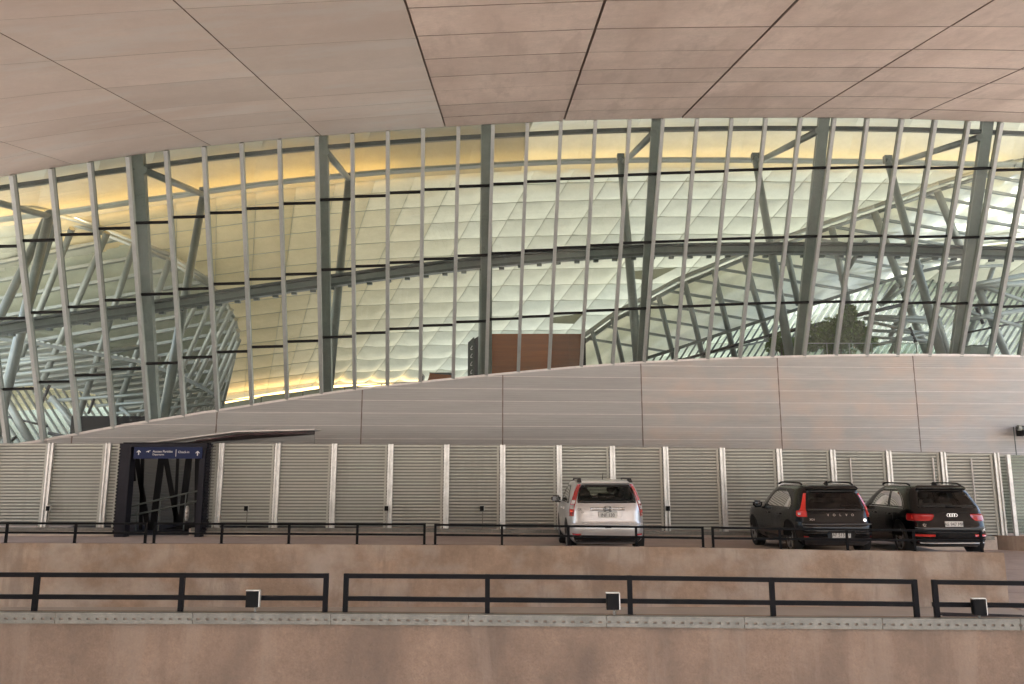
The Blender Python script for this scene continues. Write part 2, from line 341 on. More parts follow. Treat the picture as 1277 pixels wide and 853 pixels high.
# plinths under the fence
for a, b, lab in ((-400, 142, 'low concrete kerb wall under the fence left of the dark portal'), (236, 1243, 'long low concrete kerb wall under the fence right of the dark portal')):
    n = max(3, int((b - a) / 120)); xs = [a + (b - a) * i / n for i in range(n + 1)]
    t, loc = capwall('kerb_wall', xs, lambda x: ip(PY, x), PL_D - .35, .35, .6, M_KERB, lab, 'wall', 'kerb walls under the corrugated fence', zoff=-.01)
    channel(t, loc, a, b, lambda x: ip(PY, x), PL_D - .35, .09)
# curved pink wall at the far right
t = thing('curved_wall', 'smooth pink concrete wall curving away at the right edge beyond the ramp', 'wall', (14.2, 30, .5))
mb = MB(); pts = [(P(1244, 669, 30.2).x, 30.2), (P(1262, 669, 30.0).x, 30.0), (15.4, 29.6), (17.5, 28.6), (20, 27)]
zt = P(1250, 668, 30.2).z
for (a, ya), (b, yb) in zip(pts, pts[1:]):
    mb.hexa([(a, ya, .2), (b, yb, .2), (b, yb + .3, .2), (a, ya + .3, .2), (a, ya, zt), (b, yb, zt), (b, yb + .3, zt), (a, ya + .3, zt)])
off(mb, (14.2, 30, .5)).build('concrete_wall', M_CONC, t)

# ------------------------------------------------------------------ railings
def railing(label, D, xa, xb, posts, top, mid, foot, sec, grp, dz=0):
    c = P((xa + xb) / 2, 700, D); base = (c.x, D, P((xa + xb) / 2, foot((xa + xb) / 2), D).z)
    t = thing('railing', label, 'railing', base, grp)
    for nm, f in (('top_rail', top), ('mid_rail', mid)):
        n = max(1, int((xb - xa) / 120)); xs = [xa + (xb - xa) * i / n for i in range(n + 1)]
        off(MB().path([P(x, f(x), D) for x in xs], sec, sec), base).build(nm, M_RAIL, t)
    for x in posts:
        a = P(x, top(x), D); z = P(x, foot(x), D).z
        off(MB().bar((a.x, D, z - .02), (a.x, D, a.z + sec / 2 + .001), sec * 1.12, sec * 1.12, (0, 1, 0)), base).build('post', M_RAIL, t)
        off(MB().box(a.x - sec * 1.4, a.x + sec * 1.4, D - sec * 1.2, D + sec * 1.2, z, z + .012), base).build('foot_plate', M_RAIL, t)
nt_ = lambda x: ip([(-200, 716), (409, 718), (608, 719), (785, 720.5), (1141, 725.5), (1277, 727.5), (1600, 732)], x)
nm_ = lambda x: ip([(-200, 743), (409, 746), (608, 748), (785, 749.5), (1141, 753.5), (1277, 755), (1600, 758)], x)
nf_ = lambda x: ip(NY, x)
G = 'black railing sections on the nearest parapet'
railing('black square tube railing on the nearest parapet, section running off the left edge', NEAR_D + .14, -300, 409, [-310, -133, 47, 228, 407], nt_, nm_, nf_, .046, G)
railing('black square tube railing on the nearest parapet, longest middle section', NEAR_D + .14, 431, 1141, [432, 608, 785, 962, 1140], nt_, nm_, nf_, .046, G)
railing('black square tube railing on the nearest parapet, section running off the right edge', NEAR_D + .14, 1163, 1520, [1165, 1342, 1519], nt_, nm_, nf_, .046, G)
mt_ = lambda x: ip([(-300, 652), (0, 652.5), (530, 654), (542, 654.5), (877, 658), (1222, 662.5)], x)
mm_ = lambda x: ip([(-300, 663), (0, 664), (361, 666), (640, 667.5), (877, 671), (1222, 674.5)], x)
mf_ = lambda x: ip(MY, x)
G = 'black railing sections along the car deck'
railing('thin black railing at the deck edge left of the dark portal', MID_D + .12, -250, 183, [-246, -161, -76, 9.5, 95, 182.5], mt_, mm_, mf_, .045, G)
railing('thin black railing at the deck edge from the portal to left of the silver car', MID_D + .12, 193, 530, [193.5, 277.5, 361, 446, 529.5], mt_, mm_, mf_, .045, G)
railing('thin black railing in front of the silver car', MID_D + .12, 542, 877, [543, 626, 709, 793, 876], mt_, mm_, mf_, .045, G)
railing('thin black railing in front of the two black cars', MID_D + .12, 888, 1223, [888.5, 972, 1055.5, 1139, 1222.5], mt_, mm_, mf_, .045, G)

# ------------------------------------------------------------------ floodlights on the channels
def flood(x, y, D, s, label, grp, yfoot):
    c = P(x, y, D); f = P(x, yfoot, D); base = (c.x, D, f.z)
    t = thing('floodlight', label, 'floodlight', base, grp)
    hz = c.z - f.z
    mb = MB(); W_, H_ = .42 * s, .52 * s
    mb.hexa([(-W_, -.03, hz - H_), (W_, -.03, hz - H_), (W_, .05, hz - H_ * .9), (-W_, .05, hz - H_ * .9), (-W_, -.03, hz + H_), (W_, -.03, hz + H_), (W_, .05, hz + H_ * .9), (-W_, .05, hz + H_ * .9)])
    for k in range(5): mb.box(-W_ * .8 + k * W_ * .4 - .003, -W_ * .8 + k * W_ * .4 + .003, .05, .075, hz - H_ * .7, hz + H_ * .7)
    mb.build('housing', M_BLACK, t)
    e = MB(); e.box(-W_ * 1.1, W_ * 1.1, -.02, -.012 + .05, hz + H_ + .002, hz + H_ + .010); e.box(W_ + .002, W_ + .012, -.02, .04, hz - H_, hz + H_)
    e.build('bracket', M_ZINCB, t)
    MB().box(-.012 + W_ * .3, .012 + W_ * .3, .055, .075, 0, hz).build('stem', M_ZINC, t)
    MB().box(-W_ * .85, W_ * .85, -.034, -.031, hz - H_ * .85, hz + H_ * .85).build('lens', M_BLACK, t)
for x, y, lab in ((315, 747, 'black box floodlight on the nearest parapet, left one'), (764, 750, 'black box floodlight on the nearest parapet, middle one below the silver car'), (1221, 757, 'black box floodlight on the nearest parapet at the right, beside the drain grate')):
    flood(x, y, NEAR_D - .0, .155, lab, 'floodlights on the nearest parapet', ip(NY, x))
for x, lab in ((60, 'tiny black floodlight on the kerb wall left of the portal'), (307, 'tiny black floodlight on the kerb wall right of the portal'), (482, 'tiny black floodlight beside a fence post, midway between portal and silver car'), (601, 'tiny black floodlight before the fence, left of the silver car'), (833, 'tiny black floodlight beside a fence post right of the silver car')):
    flood(x, 634, PL_D - .25, .13, lab, 'tiny floodlights along the fence', ip(PY, x))

# ------------------------------------------------------------------ corrugated fence
FT = [-219, -148, -77, -5, 66, 137, 278, 348, 418, 488, 557.5, 627, 697, 763, 829, 899.5, 970, 1036.5, 1106, 1173.6, 1240]
FTOP = [(-300, 552), (0, 553.5), (300, 553.5), (700, 556), (1000, 561), (1240, 566)]
def sheet(mb, xa, xb, y, z0, z1, pitch=.089, amp=.06):
    n = int((z1 - z0) / pitch); vs = []; fs = []
    for i in range(n):
        z = z1 - i * pitch
        for dz, dy in ((0, -amp), (.56, -amp), (.62, amp * .3), (.95, amp * .3)):
            vs += [(xa, y + dy, z - dz * pitch), (xb, y + dy, z - dz * pitch)]
    for k in range(len(vs) // 2 - 1): fs.append((2 * k, 2 * k + 1, 2 * k + 3, 2 * k + 2))
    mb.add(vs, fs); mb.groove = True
def fence(label, idx, extra_l=None, extra_r=None):
    cx = P(FT[idx[len(idx) // 2]], 600, PL_D).x; base = (cx, PL_D, EYE - 1.6)
    t = thing('corrugated_fence', label, 'fence', base, 'corrugated metal fences behind the car deck')
    px = [(P(FT[i], ip(FTOP, FT[i]), PL_D).x, P(FT[i], ip(FTOP, FT[i]), PL_D).z, P(FT[i] , ip(PY, FT[i]), PL_D).z) for i in idx]
    for X, zt, zb in px:
        mb = MB()
        for dx in (-.075, .03): mb.box(X + dx, X + dx + .05, PL_D - .14, PL_D - .04, zb, zt + .02)
        mb.box(X - .03, X + .035, PL_D - .09, PL_D - .05, zb, zt + .01)
        mb.box(X - .12, X + .12, PL_D - .16, PL_D - .02, zb - .0, zb + .012)
        off(mb, base).build('post', M_ZINCB, t)
    spans = list(zip(px, px[1:]))
    if extra_l: spans.insert(0, extra_l(px[0]))
    if extra_r: spans.append(extra_r(px[-1]))
    for a, b in spans:
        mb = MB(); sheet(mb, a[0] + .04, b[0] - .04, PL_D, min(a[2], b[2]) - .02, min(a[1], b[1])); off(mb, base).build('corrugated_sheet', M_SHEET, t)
        mb = MB().hexa([(a[0] + .08, PL_D - .05, a[1] - .01), (b[0] - .08, PL_D - .05, b[1] - .01), (b[0] - .08, PL_D + .03, b[1] - .01), (a[0] + .08, PL_D + .03, a[1] - .01),
                        (a[0] + .08, PL_D - .05, a[1] + .015), (b[0] - .08, PL_D - .05, b[1] + .015), (b[0] - .08, PL_D + .03, b[1] + .015), (a[0] + .08, PL_D + .03, a[1] + .015)])
        off(mb, base).build('top_trim', M_ZINC, t)
        mb = MB().box(b[0] - .17, b[0] - .11, PL_D - .075, PL_D - .045, b[2], b[1] - .03); off(mb, base).build('edge_strip', M_SHEET, t)
    return t
XG0, XG1 = P(152, 600, PL_D).x, P(262, 600, PL_D).x
fence('grey corrugated metal fence panels left of the dark portal', [0, 1, 2, 3, 4, 5], None, lambda a: (a, (XG0, a[1], a[2])))
fence('long grey corrugated metal fence with bright posts right of the dark portal', list(range(6, 21)), lambda a: ((XG1, a[1], a[2]), a), None)
# glazed return panels at the right end
t = thing('glazed_screen', 'narrow framed clear screen at the right end of the corrugated fence', 'screen', (P(1262, 660, 30.2).x, 30.2, EYE - 1.7))
b0 = t.location
for x in (1256.5, 1298, 1340):
    a = P(x, 567, 30.2); off(MB().box(a.x - .05, a.x + .05, 30.14, 30.24, zt, a.z), b0).build('frame_post', M_ZINCB, t)
for xa, xb in ((1259.5, 1296), (1300, 1338)):
    a, b = P(xa, 567, 30.2), P(xb, 567, 30.2)
    off(MB().box(a.x, b.x, 30.17, 30.18, zt + .02, a.z - .02), b0).build('glass_panel', M_RGLASS, t)
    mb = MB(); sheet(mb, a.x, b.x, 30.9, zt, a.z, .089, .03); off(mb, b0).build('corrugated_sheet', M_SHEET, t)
for x, y0, y1, lab in ((1062, 571, 618, 'thin pale tube standing for a light reflection on the fence between the two black cars'), (1165, 571, 622, 'thin pale tube standing for a light reflection on the fence behind the right black car'), (1213, 572, 630, 'thin pale tube standing for a light reflection on the last fence panel')):
    a = P(x - 2, y0, PL_D - .12); zz = P(x, y1, PL_D - .12).z; o = MB().tube((0, 0, 0), (0, 0, a.z - zz), .022).build('reflection_tube', M_COPING)  # pale tubes added in place of light reflections on the fence
    o.location = (a.x, PL_D - .12, zz); o['label'] = lab; o['category'] = 'tube'; o['group'] = 'pale tubes standing for light reflections at the fence'

# ------------------------------------------------------------------ portal, sign and passage
GD = 29.95
base = (P(200, 670, GD).x, GD, DECKZ)
t = thing('entrance_portal', 'dark steel portal frame opening through the fence under the blue direction sign', 'portal', base)
zt_ = P(205, 553, GD).z
xl0, xl1, xr0, xr1 = P(154, 553, GD).x, P(166.5, 553, GD).x, P(252, 553, GD).x, P(258, 553, GD).x
off(MB().box(xl0, xl1, GD - .15, GD + .25, DECKZ, zt_ - .1), base).build('jamb', M_RAIL2, t)
off(MB().box(xr0, xr1 + .02, GD - .15, GD + .25, DECKZ, zt_ - .1), base).build('jamb', M_RAIL2, t)
off(MB().box(xl0 - .03, xr1 + .05, GD - .17, GD + .8, zt_ - .1, zt_), base).build('lintel', M_RAIL2, t)
mb = MB(); sheet(mb, xl0 - .09, xl0 - .003, GD + .02, DECKZ, zt_); off(mb, base).build('side_flashing', M_RAIL2, t)
mb = MB(); sheet(mb, xr1 + .023, xr1 + .14, GD + .02, DECKZ, zt_); off(mb, base).build('side_flashing', M_RAIL2, t)
for x, y in ((157.5, 638), (233.5, 640)):
    a = P(x, y, GD + .2); mb = MB()
    for k in range(8):
        q = lambda i: Vector((a.x, a.y - .02 + .09 * math.cos(i * math.pi / 4), a.z + .19 * math.sin(i * math.pi / 4)))
        mb.tube(q(k), q(k + 1), .035, n=8)
    off(mb, base).build('handrail_end', M_COPING, t, True)
# sign
sa, sb = P(167.5, 557.5, GD - .2), P(251.5, 572, GD - .2); sw, sh = sb.x - sa.x, sa.z - sb.z
sc_ = ((sa.x + sb.x) / 2, GD - .2, (sa.z + sb.z) / 2)
t = thing('direction_sign', 'long dark blue sign over the portal reading Acceso Partidas Departures and Check-in', 'sign', sc_)
MB().box(-sw / 2, sw / 2, 0, .05, -sh / 2, sh / 2).build('sign_board', M_NAVY, t)
def arrow(cx_, cz_, s):
    mb = MB(); mb.box(cx_ - .1 * s, cx_ + .1 * s, -.004, -.001, cz_ - .5 * s, cz_ + .3 * s)
    for sg in (-1, 1): mb.bar((cx_ + sg * .42 * s, -.0025, cz_ + .05 * s), (cx_, -.0025, cz_ + .48 * s), .004, .17 * s, (0, 0, 1))
    return mb.build('arrow', M_WHITE, t)
k = sw / 84.
arrow(-sw / 2 + 6.0 * k, .4 * k, 5.5 * k); arrow(sw / 2 - 5.5 * k, -.7 * k, 5.5 * k)
text('Acceso Partidas', 3.9 * k, M_WHITE, (-sw / 2 + 23.2 * k, -.003, 1.6 * k), t, align='LEFT', sx=.98)
text('Departures', 3.1 * k, M_WHITE, (-sw / 2 + 23.2 * k, -.003, -2.0 * k), t, align='LEFT')
text('Check-in', 3.9 * k, M_WHITE, (-sw / 2 + 54.5 * k, -.003, .9 * k), t, align='LEFT', sx=.98)
MB().box(-sw / 2 + 51.6 * k, -sw / 2 + 52.2 * k, -.004, -.001, -4.4 * k, 4.0 * k).build('divider', M_WHITE, t)
pl = MB().add([(0, -.003, 0), (.1, -.003, .0), (.62, -.003, .28), (.9, -.003, .36), (1, -.003, .46), (.84, -.003, .48), (.3, -.003, .34), (.06, -.003, .2)], [tuple(range(8))])
pl.add([(.3, -.0035, .14), (.5, -.0035, -.12), (.6, -.0035, -.1), (.62, -.0035, .28)], [(0, 1, 2, 3)])
pl.v = [(-sw / 2 + 15.2 * k + v[0] * 5.5 * k, v[1], .9 * k + v[2] * 4 * k) for v in pl.v]; pl.build('aeroplane_symbol', M_WHITE, t)
# passage behind the portal
base = (P(200, 660, 32).x, 32, DECKZ)
t = thing('passage_wall', 'shadowed corrugated wall seen inside the dark portal', 'wall', base)
a, b = P(120, 600, 34), P(330, 600, 32.6)
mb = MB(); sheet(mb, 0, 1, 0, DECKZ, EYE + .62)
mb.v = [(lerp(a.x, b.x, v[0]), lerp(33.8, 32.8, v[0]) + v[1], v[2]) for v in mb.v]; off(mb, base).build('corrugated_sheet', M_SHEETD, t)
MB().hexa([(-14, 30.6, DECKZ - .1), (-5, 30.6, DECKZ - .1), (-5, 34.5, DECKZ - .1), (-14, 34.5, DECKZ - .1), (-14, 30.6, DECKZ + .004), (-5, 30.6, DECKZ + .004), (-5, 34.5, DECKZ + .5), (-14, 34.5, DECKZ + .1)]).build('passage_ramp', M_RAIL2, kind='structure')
t = thing('passage_truss', 'black zigzag steel bracing inside the dark portal', 'truss', base)
for (xa, ya, xb, yb, wpx) in ((170, 568, 186, 668, 6), (202, 568, 190, 662, 8), (206, 568, 221, 652, 6), (236, 568, 226, 652, 8), (178, 568, 175, 674, 4), (222, 568, 218, 655, 3.5), (246, 568, 245, 652, 5), (166, 568, 168, 600, 3)):
    off(MB().bar(P(xa, ya, 31.4), P(xb, yb, 31.4), .05, wpx * 31.4 / 1303, (1, 0, 0)), base).build('brace', M_BLACK, t)
off(MB().bar(P(155, 556, 31.5), P(262, 556, 31.5), .2, .2), base).build('top_chord', M_BLACK, t)
off(MB().bar(P(155, 674, 31.5), P(262, 650, 31.5), .1, .15), base).build('bottom_chord', M_BLACK, t)
t = thing('handrail', 'double sloping handrail climbing to the right inside the portal', 'handrail', base)
for (ya, yb) in ((633, 612), (644.5, 625)):
    off(MB().tube(P(156, ya, 31.0), P(247, yb, 31.3), .028), base).build('rail', M_STEELD, t)
for x in (172, 200, 232): 
    a = P(x, ip([(156, 633), (247, 612)], x), 31.15); off(MB().tube(a, (a.x, a.y, DECKZ + .1), .02), base).build('rail_post', M_STEELD, t)
base = tuple(P(280, 552, 35))
t = thing('passage_canopy', 'low sloping pale edged canopy with purple dark underside above the fence, right of the portal', 'canopy', base)
E = [(120, 560, 33), (172, 553.5, 33.3), (295, 538, 34.5), (392, 535.5, 35)]
mb = MB()
for (x, y, D), (x2, y2, D2) in zip(E, E[1:]):
    a, b = P(x, y, D), P(x2, y2, D2)
    mb.hexa([a - Vector((0, 0, .022)), b - Vector((0, 0, .022)), b + Vector((0, 1.2, -.022)), a + Vector((0, 1.2, -.022)), a + Vector((0, 0, .022)), b + Vector((0, 0, .022)), b + Vector((0, 1.2, .022)), a + Vector((0, 1.2, .022))])
off(mb, base).build('roof_sheet', M_COPING, t)
def slab4(pts, th): q = [P(*p) for p in pts]; return MB().hexa(q + [p + Vector((0, th, 0)) for p in q])
off(slab4([(232, 560, 34.6), (232, 552.5, 34.6), (392, 541.5, 35.5), (392, 560, 35.5)], .1), base).build('end_wall', M_WALLG, t)
off(slab4([(222, 553.5, 34.2), (300, 540.5, 34.9), (392, 537, 35.3), (392, 541.8, 35.3)], .1), base).build('dark_soffit', M_PURPLE, t)
for k in range(7):
    x = 245 + k * 18; y = ip([(172, 557), (295, 541.5), (392, 539.5)], x); D = ip([(172, 33.3), (295, 34.5), (392, 35)], x)
    off(MB().bar(P(x, y + 1.5, D + .05), P(x + 30, y - 1.6, D + .05), .06, .03), base).build('soffit_slat', M_WINE, t)

# ------------------------------------------------------------------ upper ribbed wall
base = (0, 40, 0)
t = thing('ribbed_panel_wall', 'tall grey-pink wall of ribbed horizontal panels rising to the right below the glass facade', 'wall', base)
JX = [-300, -92, 90, 271, 452, 627, 799, 969, 1138, 1303, 1468, 1640]
def wx(x): # top point of the wall above pixel x
    return P(x, ip(BOTY, x), db(x))
LV = [EYE + 3.89 - .47 * k for k in range(-2, 12)]
for a, b in zip(JX, JX[1:]):
    A, B = wx(a), wx(b); NS = 6
    top = [wx(lerp(a, b, i / NS)) for i in range(NS + 1)]
    zhi = max(p.z for p in top)
    for z1, z0 in zip(LV, LV[1:]):
        if z0 > zhi - .03: continue
        mb = MB()
        for i in range(NS):
            p, q = top[i], top[i + 1]
            zp, zq = min(z1 - .022, p.z), min(z1 - .022, q.z)
            if zp <= z0 + .01 and zq <= z0 + .01: continue
            zp, zq = max(zp, z0 + .004), max(zq, z0 + .004)
            xa = p.x + (.018 if i == 0 else 0); xb = q.x - (.018 if i == NS - 1 else 0)
            lip = .012
            mb.hexa([(xa, p.y - lip, z0), (xb, q.y - lip, z0), (xb, q.y + .06, z0), (xa, p.y + .06, z0), (xa, p.y, zp), (xb, q.y, zq), (xb, q.y + .06, zq), (xa, p.y + .06, zp)])
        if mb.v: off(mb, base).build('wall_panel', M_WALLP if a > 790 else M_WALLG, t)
mb = MB(); xs = [-300 + 40 * i for i in range(50)]
for a, b in zip(xs, xs[1:]):
    p, q = wx(a), wx(b)
    mb.hexa([(p.x, p.y + .02, -.2), (q.x, q.y + .02, -.2), (q.x, q.y + .35, -.2), (p.x, p.y + .35, -.2), (p.x, p.y + .02, p.z - .02), (q.x, q.y + .02, q.z - .02), (q.x, q.y + .35, q.z - .02), (p.x, p.y + .35, p.z - .02)])
off(mb, base).build('wall_core', M_COPING, t)  # pale core showing in the seams paints the bright ledge highlights
for a in JX[1:-1]:
    p = wx(a); off(MB().box(p.x - .022, p.x + .022, p.y - .006, p.y + .018, 0, p.z - .03), base).build('joint_cover', M_RUST, t)
CPX = [-300, -120, 60, 150, 240, 330, 420, 510, 600, 690, 780, 870, 960, 1050, 1140, 1230, 1320, 1500, 1640]
for a, b in zip(CPX, CPX[1:]):
    mb = MB(); n = 3
    for i in range(n):
        p, q = wx(lerp(a, b, i / n)), wx(lerp(a, b, (i + 1) / n) - (.4 if i == n - 1 else 0)); z = Vector((0, 0, 1))
        f, k_ = Vector((0, -.05, 0)), Vector((0, .4, 0))
        mb.hexa([p + f - z * .05, q + f - z * .05, q + k_ - z * .0, p + k_ - z * .0, p + f + z * .03, q + f + z * .03, q + k_ + z * .04, p + k_ + z * .04])
    off(mb, base).build('coping', M_COPING, t)
a = P(1266, 534, 40.6)
t = thing('wall_lamp', 'small dark lamp on a bracket at the right end of the ribbed wall', 'lamp', tuple(a))
MB().box(.12, .9, -.3, .2, -.30, .08).build('housing', M_BLACK, t); MB().tube((-.12, -.35, -.02), (.3, -.35, -.02), .07).build('bracket', M_STEELD, t)
MB().tube((-.1, -.42, .0), (.02, -.42, .0), .11, n=14).build('lamp_head', M_STEELL, t); MB().tube((-.16, -.2, -1.1), (-.16, -.2, .05), .02).build('conduit', M_STEELD, t)

# ------------------------------------------------------------------ glazed curtain wall
base = (0, 39, EYE)
t = thing('glass_facade', 'tall outward-leaning glass facade of narrow panes with pale mullions and black transoms', 'glass facade', base)
mb_pts = []
for xt, xb in zip(MT, MBX):
    mb_pts.append((P(xb, ip(BOTY, xb) , db(xb)) + Vector((0, .12, 0)), P(xt, ip(TOPY, xt) + .8, dt(xt))))
def on_mull(i, ypx):
    a, b = mb_pts[i]; lo, hi = 0, 1
    for _ in range(24):
        m_ = (lo + hi) / 2
        if PX(a.lerp(b, m_))[1] > ypx: lo = m_
        else: hi = m_
    return a.lerp(b, lo)
shared = {}
for i, (a, b) in enumerate(mb_pts):
    d = (b - a).normalized(); nrm = d.cross(Vector((1, 0, 0))).normalized()
    if nrm.y > 0: nrm = -nrm
    off(MB().bar(a + nrm * .06, b + nrm * .06, .13, .20, nrm), base).build('mullion', M_MULL, t)
    off(MB().bar(a - nrm * .13, b - nrm * .13, .05, .16, nrm), base).build('mullion_fin', M_STEEL, t)
for i in range(len(mb_pts) - 1):
    A, B = mb_pts[i], mb_pts[i + 1]
    xm = (MT[i] + MT[i + 1] + MBX[i] + MBX[i + 1]) / 4
    def xat(y):
        p, q = PX(A[0]), PX(A[1]); u = (y - p[1]) / (q[1] - p[1]); p2, q2 = PX(B[0]), PX(B[1])
        return (p[0] + (q[0] - p[0]) * u + p2[0] + (q2[0] - p2[0]) * u) / 2
    lv = [(A[0], B[0])]
    for T in (T3, T2, T1):
        x = xm
        for _ in range(4): x = xat(ip(T, x))
        y = ip(T, x)
        sl = (T[6][1] - T[5][1]) if x < 200 else 0
        p, q = on_mull(i, y + .6), on_mull(i + 1, y - .6 + .0)
        z = (p.z + q.z) / 2
        lv.append((p, q))
        d = (q - p); dn = d.normalized(); nr = Vector((0, -1, .4)).normalized()
        off(MB().bar(p + nr * .02 + dn * .068, q + nr * .02 - dn * .068, .10, .062, Vector((0, .4, 1))), base).build('transom', M_TRANSOM, t)
    lv.append((A[1], B[1]))
    for (p0, q0), (p1, q1) in zip(lv, lv[1:]):
        off(MB().add([p0, q0, q1, p1], [(0, 1, 2, 3)]), base).build('glass_pane', M_GLASS, t)

# ------------------------------------------------------------------ concrete canopy above
SL = .1614; AZ = .0106
t = thing('concrete_canopy', 'huge sweeping pink and grey concrete canopy underside above the glass facade', 'canopy', (0, 20, 12))
base = (0, 20, 12)
def cp(x, tt, up=0.):            # point on the soffit, tt metres from the glass towards the viewer
    p = P(x, ip(TOPY, x), dt(x)); return Vector((p.x + AZ * tt, p.y - tt, p.z - SL * tt + up))
CXS = [-700, -560, -400, -240, -80, 90, 262, 400, 555, 703, 850, 1000, 1135, 1280, 1430, 1580, 1740]
rows0 = [-.12, 1.75, 3.8, 6.1, 8.0, 10.1, 12.4, 14.7, 17, 20, 24, 28.5, 34, 39, 44]
for ci, (a, b) in enumerate(zip(CXS, CXS[1:])):
    left = b <= 560
    rows = rows0 if not left else [-.12, 2.6, 4.6, 6.4, 9.3, 12.2, 15.4, 20, 24, 28.5, 34, 39, 44]
    for r0, r1 in zip(rows, rows[1:]):
        mb = MB(); n = 4; gx = .035 if not left else .018; gy = .03 if not left else .009
        vs = []
        dz = random.uniform(-.006, .006) if not left else random.uniform(-.002, .002)
        for j in range(n + 1):
            x = lerp(a, b, j / n)
            p = cp(x, r0 + gy, dz); q = cp(x, r1 - gy, dz)
            sh_ = Vector((gx if j == 0 else (-gx if j == n else 0), 0, 0))
            vs += [p + sh_, q + sh_, p + sh_ + Vector((0, 0, .06)), q + sh_ + Vector((0, 0, .06))]
        fs = []
        for j in range(n):
            k_ = 4 * j; fs += [(k_, k_ + 4, k_ + 5, k_ + 1), (k_, k_ + 2, k_ + 6, k_ + 4), (k_ + 1, k_ + 5, k_ + 7, k_ + 3)]
        fs += [(0, 1, 3, 2), (4 * n, 4 * n + 2, 4 * n + 3, 4 * n + 1)]
        mb.add(vs, fs); mb.sides = [1 if (i >= 3 * n or i % 3) else 0 for i in range(len(fs))]; off(mb, base).build('soffit_panel', M_CEILG if left else M_CEIL, t)
mb = MB(); vs = []; fs = []
xs = [-700 + 61 * i for i in range(41)]
for x in xs:
    vs += [cp(x, -.12, .055), cp(x, 44, .055), cp(x, -.12, 1.3), cp(x, 44, 1.3)]
for j in range(len(xs) - 1):
    k_ = 4 * j; fs += [(k_, k_ + 4, k_ + 5, k_ + 1), (k_ + 2, k_ + 3, k_ + 7, k_ + 6), (k_, k_ + 2, k_ + 6, k_ + 4), (k_ + 1, k_ + 5, k_ + 7, k_ + 3)]
mb.add(vs, fs); off(mb, base).build('roof_slab', M_JOINT, t)

# ------------------------------------------------------------------ hall: floors
MB().box(-45, 45, 41.8, 110, EYE - .3, EYE + .2).build('hall_floor', M_SLAB, kind='structure')
MB().box(-3.5, 45, 42.2, 66, EYE + 2.6, EYE + 2.9).build('mezzanine_floor', M_SLAB, kind='structure')

# ------------------------------------------------------------------ hall: steel frames behind the glass
CT = [(172.5, 184, 'first from the left'), (402, 408, 'second from the left'), (607.5, 607, 'third from the left'), (820, 800, 'fourth from the left'), (1028, 995, 'fifth from the left'), (1232, 1190, 'sixth, near the right edge')]
CT[0] = (172.5, 193, CT[0][2])
STR = [((254, 240), (203, 520)), ((435, 222), (408.5, 490)), ((604, 205), (602, 470)), ((774, 198), (796, 450)), ((942, 197), (985.5, 441)), ((1107, 200), (1175, 440))]
TIE = [((178, 212), (254, 243)), ((406, 189), (435, 223)), None, ((815, 166), (778, 203)), ((1021, 163), (947, 201)), ((1222, 171), (1116, 204))]
lab = ['beside the ribbed sail at far left', 'left of the gold-lit glazing centre', 'standing left of the brown kiosk', 'right of the brown kiosk', 'left of the indoor tree', 'near the right edge of the facade']
for (xt, xb, _), ((sx, sy), (ex, ey)), tie, lb in zip(CT, STR, TIE, lab):
    yb = ip(BOTY, xb); A = P(xb, yb + 10, db(xb) + 1.1); B = P(xt, ip(TOPY, xt) - 6, dt(xt) + 1.1)
    t = thing('steel_frame', 'grey-green leaning steel column with inclined strut, ' + lb, 'steel frame', tuple(A), 'leaning steel frames behind the glass')
    w_ = .40
    off(MB().bar(A, B, w_, .28, (0, -1, 0)), A).build('column', M_STEEL, t)
    off(MB().bar(A + Vector((-w_ / 2 - .02, -.16, 0)), B + Vector((-w_ / 2 - .02, -.16, 0)), .03, .06, (0, -1, 0)), A).build('column_flange', M_STEELL, t)
    s0, s1 = P(ex, ey + 6, db(ex) + 1.4), P(sx, sy, 46)
    auto(off(MB().tube(s0, s1, .20, .17, 14), A).build('inclined_strut', M_STEEL, t))
    if tie: auto(off(MB().tube(P(tie[0][0], tie[0][1], dt(xt) + 1.2), P(tie[1][0], tie[1][1], 45.8), .14, .13, 12), A).build('tie_tube', M_STEEL, t))
    off(MB().bar(s1 - Vector((0, .0, .12)), s1 + Vector((0, 0, .22)), .34, .34, (0, 1, 0)), A).build('node', M_STEELD, t)
A = P(-30, 560, 39)
t = thing('steel_frame', 'pair of crossing inclined tubes at the far left edge behind the glass', 'steel frame', tuple(A), 'leaning steel frames behind the glass')
for p, q, r, D0, D1 in (((-10, 560), (62, 266), .22, 38.5, 45), ((-60, 520), (57, 275), .2, 42, 46), ((-70, 235), (62, 270), .14, 33, 45), ((30, 400), (66, 280), .2, 47, 45.4)):
    auto(off(MB().tube(P(*p, D0), P(*q, D1), r), A).build('inclined_strut', M_STEEL, t))

def arc_beam(name, label, cat, pts, Dfun, hpx, m, n=40, x0=-160, x1=1460):
    b0 = P(640, ip(pts, 640), Dfun(640)); t = thing(name, label, cat, tuple(b0))
    return t, b0
TB = [(-160, 262), (0, 234.5), (45, 229), (89, 221.5), (138, 213.5), (192, 207), (230, 201.6), (282, 195.5), (327, 191), (373, 186.5), (418, 183), (465, 179.5), (507, 176.5), (549, 173.5), (591, 171), (631, 169), (677, 166.7), (720, 164.6), (762, 163), (802, 162), (842, 161.4), (890, 160.5), (970, 160), (1101, 161), (1180, 163), (1256, 166), (1460, 175)]
t, b0 = arc_beam('top_beam', 'long dark grey beam running just below the canopy behind the glass', 'beam', TB, lambda x: dt(x) + 1.6, 6, M_STEELD)
XC = [-160] + [c[0] for c in CT] + [1440]
for a, b in zip(XC, XC[1:]):
    n = 6; pts = [P(lerp(a, b, i / n), ip(TB, lerp(a, b, i / n)), dt(lerp(a, b, i / n)) + 1.4) for i in range(n + 1)]
    off(MB().path(pts, .2, .15), b0).build('beam_segment', M_STEELD, t)
